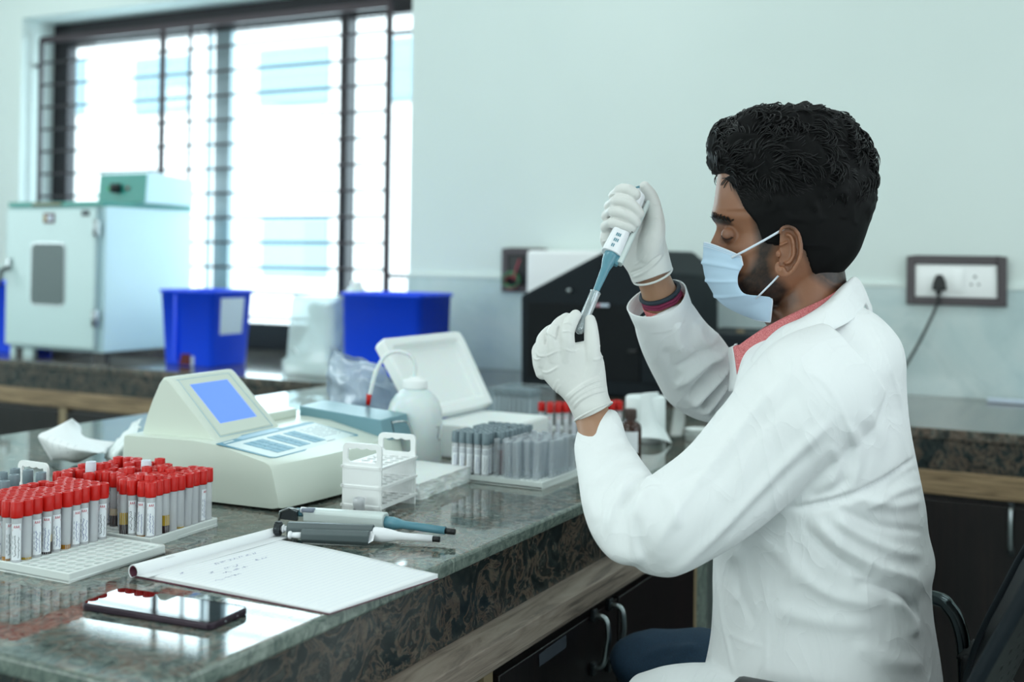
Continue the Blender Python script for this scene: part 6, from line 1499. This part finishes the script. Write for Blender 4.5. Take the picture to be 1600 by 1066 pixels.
for q, w, a in ((([(845, 580), (856, 582), (869, 575), (874, 571)]), 1.6, .0017), ([(926, 563), (936, 561), (943, 555)], 1.4, .0015), ([(934, 540), (938, 541), (944, 546)], 1.2, .001), ([(862, 617), (868, 600), (874, 592)], 1.6, .0012), ([(868, 628), (870, 612), (876, 600)], 1.4, .0012), ([(843, 556), (855, 556), (868, 550), (880, 548)], 1.5, .0012), ([(882, 545), (892, 549), (902, 550)], 1.3, .0010),
                ([(880, 506), (888, 505), (896, 509)], 1.1, .0014), ([(878, 519), (888, 518), (896, 521)], 1.1, .0013), ([(853, 518), (862, 524), (872, 529)], 1.2, .0013), ([(865, 505), (871, 508), (874, 512)], 1, .001), ([(836, 547), (842, 556), (852, 557)], 1.3, .0014), ([(832, 556), (838, 562), (846, 560)], 1.2, .0012), ([(905, 545), (900, 549), (893, 546)], 1.2, .001)): st.append((q, w, a))
for q in ([(874, 508), (871, 522), (868, 535)], [(853, 520), (853, 530), (852, 540)]): st.append((q, 1.6, -.0022))
folds(lg, st); noisefold(lg, .0006, 60, 3)
g1 = obj_of(lg, 'glove', 'glove', man)
ringband(927.5, 643.5, D0, (-.5, -1), 32, .0017, 'glove', 'glove_rim', g1, .25, hd=.0275)
m = MB()   # right hand: grips the pipette, fingers in front, thumb on the plunger
D1 = 1.775
loft(m, [psec(1020, 432, D1 + .016, (-.35, -1), 33, .027), psec(1013, 412, D1 + .014, (-.35, -1), 35, .026), psec(1002, 388, D1 + .014, (-.3, -1), 40, .022), psec(993, 362, D1 + .016, (-.2, -1), 43, .019), psec(985, 338, D1 + .018, (-.1, -1), 38, .015), psec(980, 316, D1 + .02, (0, -1), 30, .012), psec(978, 302, D1 + .02, (0, -1), 20, .009)], 44, 5)
for (y, dx, dd) in ((304, 2, 0), (325, -2, 0), (346, -3, 0), (366, -2, 0)): pass
chain(m, P2([(970, 312, D1 + .014, .0095), (960, 306, D1 + .000, .0092), (968, 298, D1 - .022, .0090), (982, 297, D1 - .036, .0088), (993, 304, D1 - .040, .0082)]), 18, 4)            # index
chain(m, P2([(966, 330, D1 + .014, .0098), (953, 322, D1 - .002, .0094), (962, 314, D1 - .026, .0092), (980, 316, D1 - .042, .0090), (994, 327, D1 - .044, .0082), (999, 334, D1 - .043, .0075)]), 18, 4)  # middle
chain(m, P2([(962, 348, D1 + .014, .0098), (949, 337, D1 - .002, .0094), (958, 330, D1 - .026, .0092), (976, 334, D1 - .042, .0090), (989, 343, D1 - .044, .0082), (994, 348, D1 - .043, .0074)]), 18, 4)  # ring
chain(m, P2([(958, 364, D1 + .012, .0095), (947, 354, D1 - .004, .0090), (957, 348, D1 - .026, .0088), (972, 351, D1 - .040, .0085), (983, 355, D1 - .042, .0078), (987, 357, D1 - .041, .0070)]), 18, 4)  # little
chain(m, P2([(955, 385, D1 + .012, .0130), (950, 372, D1 + .004, .0125), (955, 352, D1 + .006, .0115), (962, 330, D1 + .01, .0100)]), 18, 4)   # heel of the palm
chain(m, P2([(1012, 400, D1 + .004, .0230), (1018, 375, D1 - .002, .0205), (1023, 350, D1 - .004, .0160), (1022, 328, D1 - .006, .0125), (1017, 308, D1 - .008, .0110), (1010, 296, D1 - .012, .0092), (1007, 291, D1 - .014, .0078)]), 22, 4, .85)  # thumb
rg = fuse(m, GV, 5, .5)
st = [([(985, 435), (1005, 426), (1025, 410), (1039, 391)], 2.0, .0022), ([(981, 428), (1003, 419), (1024, 404), (1040, 394)], 1.4, -.0016), ([(990, 415), (1000, 408), (1010, 398)], 1.2, .0007), ([(998, 422), (1010, 412), (1020, 402)], 1.2, .0008), ([(1004, 404), (1012, 396), (1020, 386)], 1, .0006),
      ([(950, 309), (970, 306), (990, 312)], 1.3, -.0018), ([(949, 324), (968, 322), (986, 332)], 1.3, -.0018), ([(944, 342), (962, 340), (982, 350)], 1.3, -.0018), ([(948, 306), (962, 303), (980, 306), (988, 312)], 1.2, .0010), ([(1020, 318), (1030, 322), (1032, 328)], 1.1, .0008), ([(1022, 340), (1030, 342), (1034, 350)], 1.2, .0007), ([(940, 378), (948, 376), (954, 378)], 1.2, .0012)]
folds(rg, st); noisefold(rg, .0006, 60, 7)
g2 = obj_of(rg, 'glove', 'glove', man)
ringband(1020, 430, D1 + .018, (-.42, -1), 31.5, .0018, 'glove', 'glove_rim', g2, -.35, hd=.0275)
# ---------------------------------------------------------------- pipette in the right hand
hp_ = thing('pipette', 'pale pipette with a teal nose held upright in the raised gloved hand', 'pipette', tuple(C(1002, 292, D1 - .022)))
def PT(x, y, dd=0): return C(x, y, 1.774 - (y - 298) * .00049 + dd)
a0, a1 = PT(1003, 298), PT(955.5, 398); axp = (a1 - a0).normalized(); sdp = (RT - axp * RT.dot(axp)).normalized(); frp = axp.cross(sdp)
def bar(m, p, q, w1, d1, w2, d2, mat, off=0):
    r = []
    for c, w, d in ((p, w1, d1), (q, w2, d2)):
        o8 = []
        for k in range(20):
            t = 2 * PI * k / 20; x, y = math.cos(t), math.sin(t); x = math.copysign(abs(x) ** .7, x); y = math.copysign(abs(y) ** .7, y); o8.append(c + sdp * (x * w + off) + frp * y * d)
        r.append(o8)
    m.grid([x + [x[0]] for x in r], mat, True); m.add(r[0], [list(range(20))], mat); m.add(r[1], [list(range(20))], mat)
m = MB(); bar(m, a0 - axp * .0, a0.lerp(a1, .45), .0095, .011, .0125, .0125, 'pip_white'); bar(m, a0.lerp(a1, .45), a1, .0125, .0125, .0150, .0135, 'pip_white', -.001); ob = m.build('grip', None, hp_, bevel=.001)
m = MB(); bar(m, a0.lerp(a1, .08), a0.lerp(a1, 1.08), .0035, .006, .0045, .007, 'pip_pale', .0165); m.build('ejector_bar', None, hp_, bevel=.001)
m = MB(); m.cyl(PT(1004.5, 302), PT(1002.5, 291.5), .0042, 'pip_white'); m.cyl(PT(1001, 300, -.001), PT(999.5, 293.5, -.002), .0102, 'pip_teal', 24, .0098); m.build('plunger', None, hp_)
m = MB(); m.tube(cm([PT(985, 300, .0), PT(981, 291, -.002), PT(974, 288, -.006), PT(968, 290, -.008)], 5), .0022, None, 8, flat=2.2); m.build('finger_hook', 'pip_pale', hp_)
m = MB(); tipP = PT(925, 470, .0); axn = (tipP - a1); Ln = axn.length
m.lathe([(0, -.006), (.0105, -.006), (.0110, .004), (.0100, .012), (.0080, .020), (.0066, .026), (.0050, .055), (.0042, .075), (.0034, Ln), (0, Ln)], a1, 'pip_teal', 28, axn)
bar(m, a1 + sdp * .010, a1 + sdp * .012 + axp * .014, .0055, .0065, .003, .004, 'pip_teal'); m.build('nose_cone', None, hp_)
m = MB(); q_ = a0.lerp(a1, .80) - frp * .0; 
fdir = frp if frp.dot(FW) < 0 else -frp
for k in range(3):
    c = a0.lerp(a1, .74 + .08 * k) + fdir * .0134 - sdp * .001
    for j in range(3 - (k == 2)): m.box((0, 0, 0), (.0001,) * 3) if False else m.add([c + sdp * (-.004 + .0026 * j), c + sdp * (-.0022 + .0026 * j), c + sdp * (-.0022 + .0026 * j) + axp * .0055, c + sdp * (-.004 + .0026 * j) + axp * .0055], [[0, 1, 2, 3]], 'pip_teal')
m.build('lettering', None, hp_)
m = MB(); c = a0.lerp(a1, .63) + sdp * .011 + fdir * .009; m.cyl(c, c + sdp * .004 + fdir * .002, .0028, 'black_plastic', 12); m.build('volume_wheel', None, hp_)
# test tube held in the left hand
tt_ = thing('test_tube', 'clear test tube pinched between thumb and index finger, under the pipette tip', 'test tube', tuple(PT(904, 518)))
top = PT(930.5, 457); bot = PT(903.5, 521); ax_ = (top - bot); L = ax_.length
MAT['held_glass'] = glass('bright_clear_glass', (.93, .97, .99), .03, white=.12, edge=1.0, pw=1.3, dcol=(.9, .97, 1), base=.2)
m = MB(); m.lathe([(0, 0), (.0038, .0007), (.0066, .003), (.0076, .0075), (.0076, L - .001), (.0082, L), (.0072, L), (.0066, L - .003), (.0066, .008), (.0052, .0045), (0, .0028)], bot, 'held_glass', 32, ax_); m.build('tube_wall', None, tt_)
# ---------------------------------------------------------------- chair
chair = thing('swivel_chair', 'dark swivel chair with a perforated backrest and steel-tube armrests, under the man', 'chair', (-.33, 1.75, 0))
m = MB(); loft(m, [(Vector((-.33, 1.75, .465)), Vector((.20, 0, 0)), Vector((0, .21, 0)), 3.2), (Vector((-.33, 1.75, .475)), Vector((.235, 0, 0)), Vector((0, .245, 0)), 3.2), (Vector((-.33, 1.75, .50)), Vector((.24, 0, 0)), Vector((0, .25, 0)), 3.2), (Vector((-.33, 1.75, .515)), Vector((.22, 0, 0)), Vector((0, .23, 0)), 3.0)], 40, 4); m.build('seat', 'black_plastic', chair)
m = MB(); m.cyl((-.33, 1.75, .10), (-.33, 1.75, .465), .028, 'dark_metal', 20); m.cyl((-.33, 1.75, .06), (-.33, 1.75, .24), .04, 'black_plastic', 20); m.build('column', None, chair)
for k in range(5):
    a_ = 2 * PI * k / 5 + .3; e = Vector((-.33 + math.cos(a_) * .27, 1.75 + math.sin(a_) * .27, .07)); m = MB(); m.tube([(-.33, 1.75, .11), e], [.026, .016], None, 10); lg_ = m.build('base_leg', 'black_plastic', chair)
    m = MB(); m.cyl(e + Vector((0, -.012, -.042)), e + Vector((0, .012, -.042)), .028, None, 18); w_ = m.build('castor', 'black_plastic', chair)
# backrest shell: leaning, curved, perforated
def BKp(u, v, o=0):
    """u across -1..1 (near to far), v height 0..1"""
    z = .58 + .465 * v; w = .235 * (.80 + .35 * math.sin(PI * min(1, v * .9 + .12))) ; x = -.178 + .20 * v ** 1.2 - .055 * u * u * (1 - .2 * v); return Vector((x + o, 1.735 + u * w, z))
m = MB(); NV, NU = 44, 40; holes = 0; vs = [[BKp(-1 + 2 * k / NU, i / NV) for k in range(NU + 1)] for i in range(NV + 1)]
idx = lambda i, k: i * (NU + 1) + k
V = [p for r in vs for p in r]; F_ = []; 
for i in range(NV):
    for k in range(NU):
        u_ = (k + .5) / NU * 2 - 1; v_ = (i + .5) / NV; corner = abs(u_) ** 4 + abs(v_ * 2 - 1) ** 6 > .92
        if corner: continue
        q = [idx(i, k), idx(i, k + 1), idx(i + 1, k + 1), idx(i + 1, k)]
        if (i % 2 == 0 and k % 2 == 0) and abs(u_) < .80 and .12 < v_ < .88:
            c = sum((V[t] for t in q), Vector()) / 4; o = len(V); V += [c + (V[t] - c) * .42 for t in q]; F_ += [[q[e], q[(e + 1) % 4], o + (e + 1) % 4, o + e] for e in range(4)]
        else: F_.append(q)
m.add(V, F_, None, True); bk = m.build('backrest', 'black_plastic', chair, solid=.006)
m = MB(); ring = []
for k in range(64):
    a_ = 2 * PI * k / 64; u_ = math.copysign(abs(math.cos(a_)) ** .5, math.cos(a_)) * .985; v_ = .5 + .495 * math.copysign(abs(math.sin(a_)) ** .4, math.sin(a_)); ring.append(BKp(u_, v_))
m.tube(ring, .009, None, 8, closed=True); m.build('backrest_rim', 'box_black', chair)
for s, nm in ((-1, 'near'), (1, 'far')):
    y = 1.735 + s * .26; dz = 0 if s > 0 else -.024
    m = MB(); m.tube(cm([(-.215, y, .55), (-.218, y, .64), (-.223, y, .69), (-.240, y, .727), (-.275, y, .742 + dz), (-.44, y, .742 + dz), (-.47, y, .735 + dz), (-.49, y, .70 + dz), (-.50, y - s * .01, .60), (-.44, y - s * .04, .495)], 6), .0115, None, 14); m.build('armrest_tube', 'dark_chrome', chair)
    m = MB(); m.box((-.36, y, .756 + dz), (.16, .042, .024), None, bev=.010); m.build('armrest_pad', 'black_plastic', chair)
    m = MB(); m.tube(cm([(-.218, y, .668), (-.17, y - s * .01, .63), (-.13, y - s * .04, .56), (-.20, y - s * .10, .50)], 5), .022, None, 10, flat=.5); m.box((-.195, y, .60), (.055, .05, .13), None, bev=.012); m.build('armrest_bracket', 'black_plastic', chair)
# ---------------------------------------------------------------- camera
cam = bpy.data.cameras.new('camera'); co = bpy.data.objects.new('camera', cam); COL.objects.link(co); SC.camera = co
R = Matrix(((M[0][0], -M[1][0], -M[2][0]), (M[0][1], -M[1][1], -M[2][1]), (M[0][2], -M[1][2], -M[2][2])))
co.matrix_world = Matrix.Translation(Vector(CAMP)) @ R.to_4x4()
cam.sensor_width = 36; cam.lens = FPX / 1600 * 36; cam.shift_y = -(533 - PPY) / 1600; cam.clip_start = .05
cam.dof.use_dof = True; cam.dof.focus_distance = 1.68; cam.dof.aperture_fstop = 2.9
# ---------------------------------------------------------------- light
w = bpy.data.worlds.new('sky'); SC.world = w; w.use_nodes = True
nt = w.node_tree; bg = nt.nodes['Background']; bg.inputs[0].default_value = (.80, .93, 1.0, 1); bg.inputs[1].default_value = 1.1
def area(name, loc, rot, sx, sy, power, c=(1, 1, 1), spread=PI):
    l = bpy.data.lights.new(name, 'AREA'); l.shape = 'RECTANGLE'; l.size = sx; l.size_y = sy; l.energy = power; l.color = c; l.spread = spread
    o = bpy.data.objects.new(name, l); COL.objects.link(o); o.location = loc; o.rotation_euler = rot; return o
CW = (.91, 1.0, 1.01)
# ceiling panel lamps of the room
for x in (-4.2, -1.6, .9):
    for y in (-1.8, .9, 2.9): area('ceiling_panel_light', (x, y, 3.06), (0, 0, 0), 1.2, .6, 8.7, CW)
# daylight through the windows: back window, right-hand windows
area('window_and_fill_light', (-3.6, 4.3, 1.65), (-PI / 2, 0, 0), 2.1, 1.4, 48, (.76, .94, 1.0))
area('window_and_fill_light', (2.55, -1.2, 1.75), (0, PI / 2, 0), 1.5, 2.6, 24, (.90, .98, 1.0))
area('window_and_fill_light', (2.55, 1.9, 1.75), (0, PI / 2, 0), 1.5, 2.6, 18, (.90, .98, 1.0))
# added fill lamp at the windowless left-hand wall, brightens sleeve and face
area('window_and_fill_light', (-6.1, .6, 1.75), (0, -PI / 2, 0), 1.5, 2.8, 50, (.86, .98, 1.0))
# big window in the room behind the photographer
area('window_and_fill_light', (-2.6, -3.3, 1.9), (PI / 2, 0, 0), 3.2, 1.7, 62, (.92, 1.0, .99))
sun = bpy.data.lights.new('sun', 'SUN'); sun.energy = 8.5; sun.angle = .02; so = bpy.data.objects.new('sun', sun); COL.objects.link(so)
so.rotation_euler = Vector((-.25, 1.0, -.95)).to_track_quat('-Z', 'Y').to_euler()
SC.view_settings.view_transform = 'Standard'; SC.view_settings.look = 'None'; SC.view_settings.exposure = 0; SC.view_settings.gamma = 1
SC.cycles.use_denoising = True
SC.cycles.max_bounces = 8; SC.cycles.diffuse_bounces = 4; SC.cycles.glossy_bounces = 4; SC.cycles.transparent_max_bounces = 40; SC.cycles.transmission_bounces = 4
SC.cycles.sample_clamp_indirect = 6; SC.cycles.caustics_reflective = False; SC.cycles.caustics_refractive = False
